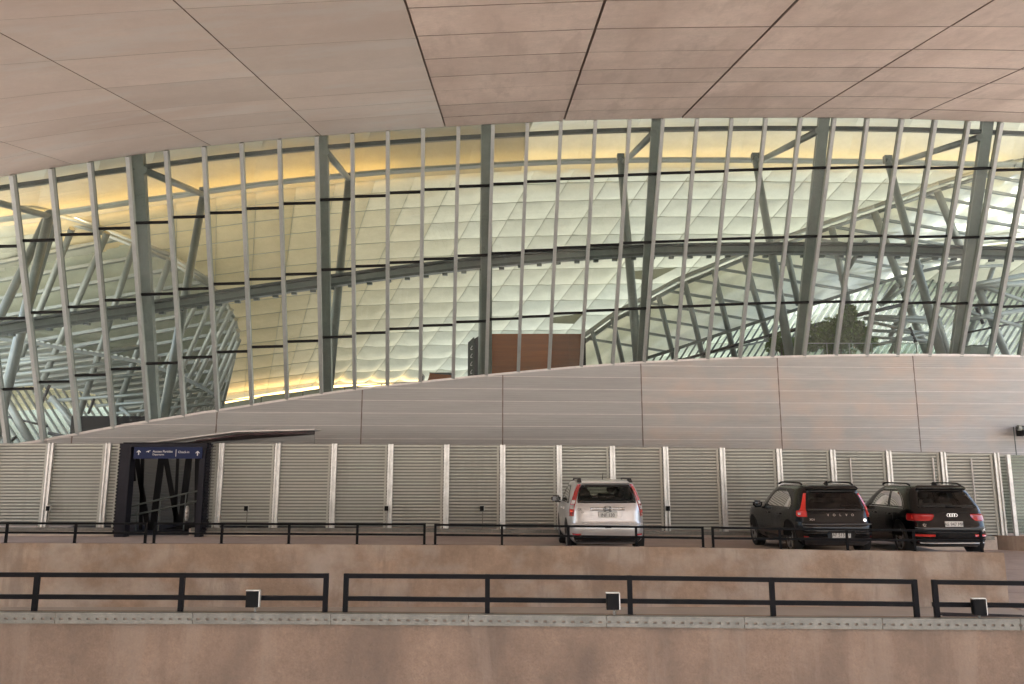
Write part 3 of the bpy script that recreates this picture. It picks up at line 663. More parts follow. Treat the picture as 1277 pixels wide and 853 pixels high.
GBY = [(-160, 442), (0, 411), (80, 399), (160, 388), (220, 379), (300, 367), (360, 358), (420, 350), (500, 339.5), (600, 328), (700, 319), (800, 313), (900, 311), (1000, 310.5), (1100, 311.5), (1277, 317), (1460, 326)]
t, b0 = arc_beam('wind_girder', 'long dark curved girder with small brackets crossing the middle of the facade behind the glass', 'girder', GBY, db, 16, M_STEEL)
XC2 = [-160] + [(c[0] + c[1]) / 2 for c in CT] + [1440]
gd = lambda x: db(x) + .6
for a, b in zip(XC2, XC2[1:]):
    n = 6; xs = [lerp(a, b, i / n) for i in range(n + 1)]
    Q = [P(x, ip(GBY, x), gd(x)) for x in xs]; z = Vector((0, 0, 1))
    off(MB().path([q + z * .18 + Vector((0, -.1, 0)) for q in Q], .45, .09), b0).build('upper_flange', M_STEELD, t)
    off(MB().path([q - z * .18 + Vector((0, -.05, 0)) for q in Q], .4, .10), b0).build('lower_flange', M_STEELD, t)
    off(MB().path([q for q in Q], .05, .30), b0).build('girder_web', M_STEEL, t)
x = -150
while x < 1450:
    q = P(x, ip(GBY, x) + 9.5, gd(x) - .2); off(MB().box(q.x - .10, q.x + .10, q.y - .1, q.y + .1, q.z - .03, q.z + .06), b0).build('bracket', M_STEELD, t)
    x += 23.5

# ------------------------------------------------------------------ hall: membrane roof
LY = [(-160, 296), (-60, 281), (75, 265), (120, 259), (165, 252), (210, 245.5), (258, 239), (300, 233), (350, 227), (400, 222), (440, 218), (500, 213), (560, 209), (600, 206.5), (650, 204), (700, 202), (750, 200.5), (800, 199.5), (900, 199.5), (1000, 200.5), (1100, 202), (1277, 206), (1460, 212)]
LD = 49.5
ly = lambda x: ip(LY, x)
def cush(S_, u0, u1, v0, v1, bulge, nu=6, nv=5):
    """one pillow of membrane: S_(u, v) gives the base point"""
    vs = []; fs = []
    c = S_((u0 + u1) / 2, (v0 + v1) / 2); e = .01
    for j in range(nv + 1):
        for i in range(nu + 1):
            a, b = i / nu, j / nv
            u, v = lerp(u0, u1, a), lerp(v0, v1, b)
            p = S_(u, v); n_ = (S_(u + (u1 - u0) * .1, v) - p).cross(S_(u, v + (v1 - v0) * .1) - p).normalized()
            if n_.y > 0: n_ = -n_
            h = bulge * (1 - (2 * a - 1) ** 4) * (1 - abs(2 * b - .86) ** 2.4 / 1.9) * (1 - (2 * b - 1) ** 8)
            vs.append(p + n_ * h)
    for j in range(nv):
        for i in range(nu):
            k_ = j * (nu + 1) + i; fs.append((k_, k_ + 1, k_ + nu + 2, k_ + nu + 1))
    return MB().add(vs, fs)
# upper soffit between the glass head and the cove
t = thing('lit_soffit', 'smooth pale ceiling band washed warm by the cove light high behind the glass', 'ceiling', (0, 43, EYE + 14)); b0 = (0, 43, EYE + 14)
def SOF(x, v):
    L_ = ly(x); ty = ip(TOPY, x) - 16
    if v < .55: y = lerp(ty, L_ - 40, v / .55); D = lerp(dt(x) + 1.9, LD - .6, v / .55)
    else: y = lerp(L_ - 40, L_ + 9, (v - .55) / .45); D = LD - .6 + 1.7 * math.sin((v - .55) / .45 * math.pi / 2)
    return P(x, y, D)
xs = [-160 + 67.5 * i for i in range(25)]
for a, b in zip(xs, xs[1:]):
    sk = 22
    f = lambda u, v: SOF(u + (sk * (1 - v) if a < 620 else -sk * (1 - v) * (-1)), v)
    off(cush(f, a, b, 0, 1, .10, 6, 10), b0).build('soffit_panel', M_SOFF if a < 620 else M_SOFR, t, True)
mb = MB(); vs = []; fs = []
for x in xs:
    p = cp(x, .1, 1.28); q = SOF(x, 0); q2 = SOF(x, .12)
    vs += [p, q + Vector((0, -.3, .75)), q2 + Vector((0, 0, .3))]
for j in range(len(xs) - 1):
    k_ = 3 * j; fs += [(k_, k_ + 3, k_ + 4, k_ + 1), (k_ + 1, k_ + 4, k_ + 5, k_ + 2)]
off(mb.add(vs, fs), b0).build('sun_block_cap', M_STEELD, t)  # unseen cap added to keep sun from entering the roof gap
# cove ledge with lamps
t = thing('cove_ledge', 'curved ledge with a glowing warm strip along the top of the quilted membrane', 'cove light', (0, LD, EYE + 15)); b0 = (0, LD, EYE + 15)
xs = [-160 + 54 * i for i in range(31)]
for k in range(0, 30, 3):
    seg = [P(x, ly(x), LD) for x in xs[k:k + 4]]
    off(MB().path(seg, .55, .13), b0).build('ledge', M_STEELL, t)
    off(MB().path([p + Vector((0, .42, .055)) for p in seg], .10, .07), b0).build('lamp_strip', M_COVE if k < 12 else M_COVER, t)
# quilted vault
BY = [(-160, 520), (280, 501), (400, 486), (520, 484), (700, 484), (1500, 484)]
NR = 15
def VA(u, v):                    # u sheared column coordinate (px at the head), v 0..1
    row = v * NR
    q_ = max(0, min(1, (u - 230) / 340)); x = u - (4 + max(0, u - 200) * .018) * row * q_ * q_ * (3 - 2 * q_)
    v = max(0, v); g_ = 1 - max(0, 1 - v) ** 1.22
    y = lerp(ly(x) + 4, ip(BY, x), g_)
    D = LD + 1.1 + 26.9 * v ** 1.25
    return P(x, y, D)
POLL = [(-200, 236), (0, 256), (62, 268), (133, 290), (212, 322), (262, 356), (281, 374), (293, 398), (297, 418), (292, 445), (276, 512), (268, 492), (247, 480), (218, 466), (173, 451), (95, 438), (45, 428), (0, 423), (-200, 400)]
POLR = [(725, 427), (765, 398), (845, 355), (930, 320), (1010, 291), (1090, 264), (1170, 235), (1300, 196), (1450, 150), (1450, 290), (1277, 308), (1120, 345), (1057, 365), (975, 392), (850, 432), (790, 452), (725, 470)]
def inside(pol, x, y):
    c = False
    for (x0, y0), (x1_, y1_) in zip(pol, pol[1:] + pol[:1]):
        if (y0 > y) != (y1_ > y) and x < (x1_ - x0) * (y - y0) / (y1_ - y0) + x0: c = not c
    return c
t = thing('quilted_membrane_vault', 'large glowing quilted fabric vault with pillowed seams seen through the glass', 'membrane roof', (0, 64, EYE + 8)); b0 = (0, 64, EYE + 8)
US = [-130 + 50 * i for i in range(36)]
GR = [mat('membrane_glow_grade', tuple(lerp(p, q, i / 9) for p, q in zip((.60, .50, .30), (.54, .56, .48))), .6, noise=.04, nscale=.5, trans=lerp(.026, .105, i / 9), spec=.2) for i in range(10)]
def grade(x, r_):               # gold lamp glow painted at left, brighter daylight at right and foot
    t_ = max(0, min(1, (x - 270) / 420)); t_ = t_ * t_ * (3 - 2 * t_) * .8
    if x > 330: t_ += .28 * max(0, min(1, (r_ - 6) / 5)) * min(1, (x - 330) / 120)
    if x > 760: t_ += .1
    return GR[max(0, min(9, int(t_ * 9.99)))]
cnt = 0; rest = MB()
for a, b in zip(US, US[1:]):
    for r_ in range(NR):
        v0, v1 = r_ / NR, (r_ + 1) / NR
        x, y = PX(VA((a + b) / 2, (v0 + v1) / 2))
        cs = [PX(VA(u, v)) for u in (a, b) for v in (v0, v1)]
        vis = -30 < x < 1310 and y < ip(BOTY, x) + 10 and not all(inside(POLL, *c) for c in cs) and not all(inside(POLR, *c) for c in cs)
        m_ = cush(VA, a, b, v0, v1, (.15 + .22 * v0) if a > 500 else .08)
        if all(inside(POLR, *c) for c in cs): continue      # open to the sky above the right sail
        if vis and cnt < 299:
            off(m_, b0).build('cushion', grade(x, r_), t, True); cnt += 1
        else: rest.add(m_.v, m_.f)
o = off(rest, b0).build('cushions_beyond', M_MEMB, t, True, kind='stuff')
def cord(pts, nm='seam_cord', w_=.04):
    off(MB().path(pts, w_, .05), b0).build(nm, M_SEAM, t)
for r_ in range(1, NR):
    pts = []
    for i in range(71):
        p = VA(lerp(-100, 1330, i / 70), r_ / NR); x, y = PX(p)
        if -60 < x < 1330 and y < ip(BOTY, x) + 6: pts.append(p + Vector((0, -.02, 0)))
    if len(pts) > 2: cord(pts)
for u in US:
    pts = [VA(u, i / 20) + Vector((0, -.02, 0)) for i in range(1, 21)]
    pts = [p for p in pts if PX(p)[1] < ip(BOTY, PX(p)[0]) + 6]
    if len(pts) > 2: cord(pts, w_=.022)
# small floor-level lamp below the membrane at left, with a rail before it
pts = [(262, 504), (300, 497), (340, 490.5), (397, 482), (450, 479.5), (522, 478.5)]
t = thing('floor_cove', 'warm lamp strip glowing along the foot of the membrane at left', 'cove light', tuple(P(400, 482, 60)))
b0 = t.location.copy()
off(MB().path([P(x, y + 1, 74.5) for x, y in pts], .3, .16), b0).build('lamp_strip', M_COVE2, t)
off(MB().path([P(x, y + 9, 73.8) for x, y in pts], .3, .7), b0).build('upstand', M_STEELL, t)
t = thing('gallery_rail', 'slim metal guard rail before the warm strip at the foot of the membrane', 'railing', tuple(P(400, 486, 52))); b0 = t.location.copy()
off(MB().path([P(x, y + 1.5, 54) for x, y in ((276, 499), (340, 491.5), (397, 484.5), (480, 477), (522, 474.5))], .05, .05), b0).build('top_rail', M_STEELD, t)
for x in (278, 326, 378, 430, 476):
    a = P(x, ip([(276, 500), (340, 492.5), (397, 485.5), (480, 478), (522, 475)], x), 54); off(MB().tube(a, a + Vector((0, 0, -1.2)), .035, n=6), b0).build('post', M_STEELD, t)

# ------------------------------------------------------------------ ribbed sails left and right
def clip_line(pol, x0, y0, sl):            # spans of the line y = y0 + sl (x - x0) inside pol
    xs = []
    for (ax, ay), (bx_, by_) in zip(pol, pol[1:] + pol[:1]):
        fa = ay - (y0 + sl * (ax - x0)); fb = by_ - (y0 + sl * (bx_ - x0))
        if (fa > 0) != (fb > 0): xs.append(ax + (bx_ - ax) * fa / (fa - fb))
    xs.sort(); return [(xs[i], xs[i + 1]) for i in range(0, len(xs) - 1, 2)]
DLf = lambda x, y: 50.5 + (y - 250) * .035 + max(0, 150 - x) * .0
DRf = lambda x, y: 51.0 + (y - 250) * .04
def sail_surface(pol, Df, step=16, wob=.12, add=.8, amp=1.0):
    """a billowed sheet filling the polygon, on its own sloping plane"""
    y0 = min(p[1] for p in pol); y1 = max(p[1] for p in pol); mb = MB()
    rows = []; n = 40; y = y0 + .5
    ny = int((y1 - y0) / 6)
    for j in range(ny + 1):
        yy = lerp(y0 + .5, y1 - .5, j / ny); sp = clip_line(pol, 0, yy, 0)
        if sp: rows.append((yy, sp[0][0], sp[-1][1]))
    vs = []; fs = []
    for j, (yy, a, b) in enumerate(rows):
        for i in range(n + 1):
            x = lerp(a, b, i / n)
            D = Df(x, yy) + add + wob * math.sin(x * .11 + yy * .05) * math.sin(yy * .16 + x * .03) * amp
            vs.append(P(x, yy, D))
    for j in range(len(rows) - 1):
        for i in range(n):
            k_ = j * (n + 1) + i; fs.append((k_, k_ + 1, k_ + n + 2, k_ + n + 1))
    return mb.add(vs, fs)
t = thing('ribbed_sail_roof', 'ribbed greenish sail-shaped roof with parallel purlins and struts at the left behind the glass', 'roof sail', tuple(P(120, 400, 55))); b0 = t.location.copy()
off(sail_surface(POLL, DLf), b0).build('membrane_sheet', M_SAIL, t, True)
y = 215
while y < 640:
    for a, b in clip_line(POLL, 0, y, -.20 if y < 330 else -.17):
        if b - a > 8:
            sl = -.20 if y < 330 else -.17; a = max(a, -190)
            A_, B_ = P(a, y + sl * a, DLf(a, y + sl * a)), P(b, y + sl * b, DLf(b, y + sl * b))
            off(MB().bar(A_, B_, .30, .17), b0).build('purlin', M_STEEL, t)
    y += 22.5 if y < 400 else 15
edge = [(-200, 238), (0, 258), (62, 270), (133, 292), (212, 324), (262, 357), (281, 375), (293, 399), (297, 418), (292, 446), (276, 512)]
for k in range(len(edge) - 1):
    (ax, ay), (bx_, by_) = edge[k], edge[k + 1]
    for dd, dy_ in ((0, 0), (-.5, -6 if k < 5 else 0)):
        auto(off(MB().tube(P(ax, ay + dy_, 50.2 + dd + (ay - 250) * .035), P(bx_, by_ + dy_, 50.2 + dd + (by_ - 250) * .035), .13 if k < 6 else .10), b0).build('edge_tube', M_STEELL, t))
for p, q in (((133.7, 290), (46, 492)), ((167.7, 305), (98, 520)), ((212, 323), (140, 528)), ((252, 366), (168, 528)), ((270, 362), (200, 524)), ((282, 376), (212, 522)), ((289, 386), (222, 520)), ((294, 398), (238, 518)), ((297, 412), (252, 514)), ((298, 424), (262, 512)), ((90, 285), (16, 470))):
    auto(off(MB().tube(P(*p, 49.6), P(*q, 54), .17 if q[0] < 150 else .12, n=10), b0).build('rib_strut', M_STEELL if p[0] > 240 else M_STEEL, t))
# dark lower rim with pale bars added in place of white glints
rim = [(-100, 412), (0, 423), (45, 428), (95, 438), (134, 444), (173, 451), (218, 466), (247, 480), (268, 492), (277, 512)]
off(MB().path([P(x, y, 49.2) for x, y in rim], .22, .16), b0).build('rim_beam', M_STEELD, t)
for k in range(20):
    x = 28 + k * 7.6; yy = ip(rim, x); a = P(x, yy - 3.2, 48.9); off(MB().bar(a, a + Vector((.17, 0, -.03)), .06, .07), b0).build('rim_glint', M_STEELL, t)

t = thing('ribbed_sail_roof', 'bright white ribbed sail-shaped roof sloping up to the right, behind the glass above the indoor tree', 'roof sail', tuple(P(1000, 380, 55))); b0 = t.location.copy()
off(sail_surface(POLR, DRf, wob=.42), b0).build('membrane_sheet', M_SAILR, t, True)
y = 60
while y < 440:
    for a, b in clip_line(POLR, 725, y, .165):
        if b - a > 10:
            b = min(b, 1440); A_, B_ = P(a, y + .165 * (a - 725), DRf(a, y + .165 * (a - 725))), P(b, y + .165 * (b - 725), DRf(b, y + .165 * (b - 725)))
            off(MB().bar(A_, B_, .22, .12), b0).build('purlin', M_STEEL, t)
    y += 19
edge = POLR[:9]
for k in range(8):
    (ax, ay), (bx_, by_) = edge[k], edge[k + 1]
    for dd, dy_, r in ((0, 2, .10), (-.3, -5, .07), (-.2, -8, .05)):
        auto(off(MB().tube(P(ax, ay + dy_, 50.6 + dd), P(bx_, by_ + dy_, 50.6 + dd), r), b0).build('edge_tube', M_STEEL if dy_ > 0 else M_STEELL, t))
for p, q, r in (((738, 411), (750, 458), .1), ((764, 397), (777, 454), .12), ((821, 368), (841, 450), .13), ((854, 352), (877, 447), .14), ((890, 336), (916, 445), .15), ((928, 321), (960, 430), .16), ((978.5, 303), (996, 380), .17), ((1037, 283), (1062, 400), .18), ((1090, 264), (1157, 443), .2), ((1168.6, 238), (1206, 330), .2), ((1134, 382), (1158, 446), .2), ((1168, 396), (1184, 446), .18), ((1218, 355), (1256, 446), .2), ((1080, 300), (1048, 350), .12), ((1119, 355), (1098, 380), .14), ((1150, 330), (1110, 420), .12), ((1240, 330), (1200, 440), .12)):
    auto(off(MB().tube(P(*p, 50.2), P(*q, 51.5), r), b0).build('rib_strut', M_STEEL, t))
rimr = [(725, 470), (790, 452), (850, 433), (912, 412), (975, 392), (1057, 366), (1120, 346), (1200, 326), (1277, 308), (1450, 285)]
off(MB().path([P(x, y, 50.0) for x, y in rimr], .2, .15), b0).build('rim_beam', M_STEELD, t)

# ------------------------------------------------------------------ glazed roofs (bars in front of tinted glass)
def glazed(label, pol, Df, bars_sl, pitch, wbar, cross, glass_m, x0, x1, loc, extra=()):
    t = thing('glazed_roof', label, 'glazed roof', loc, 'glazed roofs deep in the hall'); b0 = Vector(loc)
    mb = sail_surface(pol, lambda x, y: Df(x, y), wob=0, add=0); off(mb, b0).build('roof_glass', glass_m, t)
    tpol = [(y_, x_) for x_, y_ in pol]; x = x0; n = 0
    while x < x1 and n < 290:
        for a, b in clip_line(tpol, 400, x, bars_sl):      # here a,b are pixel rows
            if b - a > 4:
                xa, xb = x + bars_sl * (a - 400), x + bars_sl * (b - 400)
                off(MB().bar(P(xa, a, Df(xa, a) - .15), P(xb, b, Df(xb, b) - .15), wbar, .12, (0, 1, 0)), b0).build('glazing_bar', M_STEELD, t); n += 1
        x += pitch
    for c in cross:
        m_ = M_TRANSOM if c[5] else M_STEEL
        auto(off(MB().tube(P(c[0], c[1], 50 + .0 * c[0]), P(c[2], c[3], 50), c[4] * .8), b0).build('cross_beam', m_, t))
    return t
PGR = [(740, 466), (790, 452), (850, 433), (975, 393), (1057, 367), (1120, 347), (1277, 309), (1450, 286), (1450, 470), (740, 470)]
cr = [(725, 470, 850, 448, .09, 1), (850, 449, 958, 419, .09, 1), (958, 419, 1030, 402, .12, 1), (1060, 395, 1125, 380, .12, 1), (1130, 330, 1205, 312, .10, 0), (1180, 362, 1277, 343, .16, 0), (1090, 395, 1160, 397, .14, 0),
      (1077, 397, 1160, 402, .12, 0), (1088, 402, 1170, 420, .10, 0), (1085, 412, 1165, 416, .10, 0), (1080, 420, 1160, 425, .09, 0), (1165, 378, 1277, 408, .12, 0), (1210, 352, 1290, 380, .14, 0), (1190, 402, 1277, 386, .15, 0), (1200, 416, 1300, 396, .06, 1), (1170, 335, 1250, 331, .1, 0), (1085, 432, 1165, 414, .10, 0), (1207, 358, 1290, 352, .2, 0),
      (1134, 408, 1142, 427, .12, 1), (1218, 384, 1226, 404, .12, 1), (860, 446, 960, 424, .06, 0), (1100, 380, 1140, 350, .12, 0), (1110, 440, 1130, 400, .14, 0)]
glazed('striped glass roof with slanting bars low at the right behind the glass facade', PGR, lambda x, y: 58 + (470 - y) * .02, -.62, 8.2, .085, cr, M_RGLASS, 640, 1560, tuple(P(1060, 430, 58)))
PGL = [(-200, 480), (60, 483), (120, 492), (150, 505), (180, 530), (182, 556), (-200, 575)]
cr = [(-40, 462, 178, 432, .14, 0), (-40, 474, 200, 446, .12, 0), (-40, 486, 232, 462, .12, 0), (60, 500, 262, 486, .10, 0), (120, 506, 270, 495, .09, 0), (140, 516, 272, 503, .09, 0), (-20, 452, 130, 440, .12, 0),
      (0, 485, 42, 556, .24, 0), (64, 495, 110, 550, .2, 0), (150, 508, 176, 530, .14, 0),
      (52, 503, 62, 480, .1, 1), (110, 516, 118, 496, .09, 1), (10, 520, 60, 532, .06, 1), (60, 540, 100, 548, .1, 1), (0, 560, 20, 545, .1, 1)]
glazed('pale green glass roof with slanting bars low at the left behind the glass facade', PGL, lambda x, y: 60, .62, 9.5, .10, cr, M_RGLASS, -260, 240, tuple(P(60, 530, 60)))
# louvred dark underside between sail rim and left glass roof
PL2 = [(-200, 410), (0, 425), (45, 430), (95, 440), (173, 453), (218, 468), (247, 482), (268, 494), (276, 514), (262, 530), (180, 530), (150, 504), (120, 491), (60, 482), (-200, 480)]
t = thing('louvred_soffit', 'dark louvred underside with glints below the curved rim at the left', 'soffit', tuple(P(140, 480, 56))); b0 = t.location.copy()
off(sail_surface(PL2, lambda x, y: 57, wob=0, add=0), b0).build('soffit_sheet', M_STEEL, t)
y = 400
while y < 600:
    for a, b in clip_line(PL2, 0, y, -.13):
        if b - a > 8: a = max(a, -190); off(MB().bar(P(a, y - .13 * a, 55.5), P(b, y - .13 * b, 55.5), .3, .08, (0, .5, 1)), b0).build('louvre', M_STEELL if int(y) % 2 else M_STEEL, t)
    y += 7.3
o = MB().box(-1.6, 1.7, 0, 1, -.6, .62).build('dark_box', M_BLACK); o.location = P(136, 538, 42.5); o['label'] = 'long black box above the wall edge at the left behind the glass'; o['category'] = 'box'

# ------------------------------------------------------------------ hall: kiosk, signs, furniture, tree
KD = 44.0
a, b = P(602, 416, KD), P(726, 418, KD); zf = EYE + 2.9
t = thing('wooden_kiosk', 'red-brown wood panelled kiosk box standing behind the glass above the ribbed wall', 'kiosk', ((a.x + b.x) / 2, KD, zf)); b0 = t.location.copy()
kx = [a.x, P(646, 416, KD).x, P(686, 416, KD).x, P(709, 416, KD).x, b.x]
for p, q in zip(kx, kx[1:]): off(MB().box(p + .006, q - .006, KD, KD + .06, zf, a.z - .01), b0).build('wood_panel', M_WOOD, t)
off(MB().box(a.x, b.x + .02, KD + .07, KD + 3, zf, a.z - .03), b0).build('kiosk_body', M_WOOD, t)
l0 = P(590, 416, KD + .2); off(MB().hexa([(l0.x, KD + .8, zf), (a.x - .01, KD, zf), (a.x - .01, KD + 3, zf), (l0.x, KD + 3, zf), (l0.x, KD + .8, a.z - .15), (a.x - .01, KD, a.z), (a.x - .01, KD + 3, a.z), (l0.x, KD + 3, a.z - .15)]), b0).build('side_panel', M_RAIL2, t)
off(MB().box(b.x + .02, b.x + .16, KD + .2, KD + 3, zf, a.z - .15), b0).build('side_panel', M_BLACK, t)
c = P(587.5, 445, KD - .3)
t = thing('sign_totem', 'narrow dark totem with small white marks beside the wooden kiosk', 'sign', (c.x, c.y, zf)); zt2 = P(587, 420, KD - .3).z
MB().hexa([(-.14, 0, 0), (.12, 0, 0), (.12, .3, 0), (-.14, .3, 0), (-.14, 0, zt2 - zf - .25), (.12, 0, zt2 - zf), (.12, .3, zt2 - zf), (-.14, .3, zt2 - zf - .25)]).build('totem_body', M_STEELD, t)
for k in range(4):
    z = 1.0 + k * .34; m_ = MB(); m_.box(-.03, .05, -.004, -.001, z, z + .05); m_.bar((-.03, -.003, z + .06), (.05, -.003, z + .18), .004, .03); m_.build('white_mark', M_WHITE, t)
for x0_, x1_, y0_, y1_, m_, lab, cat in ((527, 566, 465.5, 480, M_WOOD, 'low red-brown wooden counter left of the kiosk', 'counter'), (519, 526, 467, 482, M_STEELD, 'small grey panel at the left end of the low wooden counter', 'panel'), (1203, 1236, 431, 446, M_STEELL, 'silver grey box near the right end above the wall', 'box')):
    a, b = P(x0_, y0_, 43), P(x1_, y1_ + 20, 43)
    t = thing('low_counter' if cat == 'counter' else cat + '_unit', lab, cat, (a.x, 43, b.z)); b0 = t.location.copy()
    off(MB().hexa([(a.x, 43, b.z), (b.x, 43, b.z), (b.x, 44, b.z), (a.x, 44, b.z), (a.x + .3, 43, a.z), (b.x - .02, 43, a.z - .08), (b.x - .02, 44, a.z - .08), (a.x + .3, 44, a.z)]), b0).build('body', m_, t)
    off(MB().box(a.x + .28, b.x, 42.97, 44, a.z - .0, a.z + .03), b0).build('top', M_STEELD, t)
# hanging membrane flags
for q, lab in (([(792, 338), (846, 333), (812, 350), (792, 348)], 'beige triangular sail panel hanging right of the wooden kiosk top'), ([(690, 396), (727, 391), (716, 404), (690, 403)], 'small beige triangular sail panel just above the kiosk')):
    mb = MB(); f = [P(x, y, 56) for x, y in q]; bk = [p + Vector((0, .25, .05)) for p in f]
    mb.add(f + bk, [(0, 1, 2, 3), (7, 6, 5, 4), (0, 4, 5, 1), (1, 5, 6, 2), (2, 6, 7, 3), (3, 7, 4, 0)])
    c = f[0].copy(); o = off(mb, c).build('sail_panel', M_SAIL); o.location = c; o['label'] = lab; o['category'] = 'panel'
# tree in the hall
def tree(name, label, cx_, ybase, D, hpx, wpx, n, lobes):
    z0 = EYE + 2.9; c = P(cx_, ybase, D); s_ = D / 1303
    t = thing(name, label, 'tree' if name == 'indoor_tree' else 'shrub', (c.x, D, z0)); rnd = random.Random(int(cx_))
    H = c.z - z0 + hpx * s_
    mb = MB().tube((0, 0, 0), (.05, 0, H * .7), .09, .03, 8)
    for k in range(7):
        an = rnd.uniform(0, 6.28); h0 = H * rnd.uniform(.35, .6); mb.tube((.02, 0, h0), (math.cos(an) * wpx * s_ * .4, math.sin(an) * .8, h0 + H * .25), .03, .01, 5)
    mb.build('trunk', M_BARK, t)
    cl = []
    for (lx, lz, lr) in lobes:
        for _ in range(9):
            v = Vector([rnd.gauss(0, 1) for _ in range(3)]).normalized() * lr * rnd.uniform(.2, 1)
            cl.append((Vector((lx, 0, lz)) * s_ + v * s_, lr * s_ * rnd.uniform(.35, .8)))
    mb = MB(); base_z = c.z - z0
    for _ in range(n):
        cc, cr_ = rnd.choice(cl); p = cc + Vector([rnd.gauss(0, 1) for _ in range(3)]).normalized() * cr_ * rnd.random() ** .4 + Vector((0, 0, base_z))
        d = Vector([rnd.gauss(0, 1) for _ in range(3)]).normalized(); e = d.cross(Vector([rnd.gauss(0, 1) for _ in range(3)])).normalized(); L = rnd.uniform(.06, .13)
        mb.add([p - d * L, p + e * L * .5, p + d * L, p - e * L * .5], [(0, 1, 2, 3)])
    mb.build('crown', M_LEAF, t)
tree('indoor_tree', 'leafy green tree growing inside the hall behind the glass, right of centre', 1048, 443, 46.5, 62, 70, 9000, [(-25, 22, 20), (-5, 30, 20), (12, 40, 17), (22, 24, 18), (5, 12, 24), (20, 54, 7), (32, 12, 12), (14, 48, 9), (-34, 14, 9), (-16, 36, 9), (32, 30, 8), (28, 38, 6)])
tree('indoor_shrub', 'smaller dark bush left of the indoor tree behind a leaning column', 974, 443, 46.5, 28, 30, 1800, [(0, 14, 13), (-6, 20, 7), (8, 8, 12)])
t = thing('glass_balustrade', 'low clear glass balustrade standing before the indoor tree', 'balustrade', tuple(P(1040, 446, 43.5))); b0 = t.location.copy()
for k in range(6):
    a, b = P(1005 + k * 28, 428.5, 43.5), P(1032 + k * 28, 450, 43.5); off(MB().box(a.x, b.x, 43.5, 43.52, b.z - .3, a.z), b0).build('glass_panel', M_BAL, t)
    off(MB().box(b.x + .003, b.x + .03, 43.48, 43.55, b.z - .3, a.z + .02), b0).build('post', M_STEELL, t)
a, b = P(1004, 428, 43.5), P(1172, 428, 43.5); off(MB().bar(a, b, .05, .03), b0).build('handrail', M_STEELL, t)
#CARS#
# ------------------------------------------------------------------ cars
M_SILVER = mat('silver_car_paint', (.62, .62, .63), .28, .45, noise=.01, nscale=2, coat=.6)
M_CBLACK = mat('black_car_paint', (.005, .005, .006), .2, .0, noise=.02, nscale=2, coat=.25, spec=.3)
M_TRIM = mat('dark_car_trim', (.022, .022, .024), .55)
M_GREYT = mat('grey_bumper_trim', (.13, .13, .135), .4)
M_CHROME = mat('bright_trim', (.65, .65, .65), .15, .9)
M_RED = mat('red_tail_lamp', (.42, .008, .010), .12, coat=.8)
M_REDB = mat('bright_red_tail_lamp', (.75, .03, .02), .15, coat=.8)
M_CLEAR = mat('clear_tail_lamp', (.70, .62, .60), .12, coat=.8)
M_CGL = glassmat('car_glass', (.58, .62, .57), 1.1)
M_CGLD = glassmat('dark_car_glass', (.10, .11, .11), 1.1)
M_FRIT = mat('black_glass_border', (.006, .006, .007), .08)
M_TYRE = mat('tyre_rubber', (.015, .015, .015), .8)
M_RIM = mat('alloy_wheel', (.45, .45, .46), .3, .8)
M_SEAT = mat('dark_car_seats', (.035, .035, .038), .8)
M_PLATE = mat('number_plate', (.66, .66, .64), .45)
M_SHINE = mat('cabin_lining', (.10, .10, .10), .8)
NEXP = 6.0
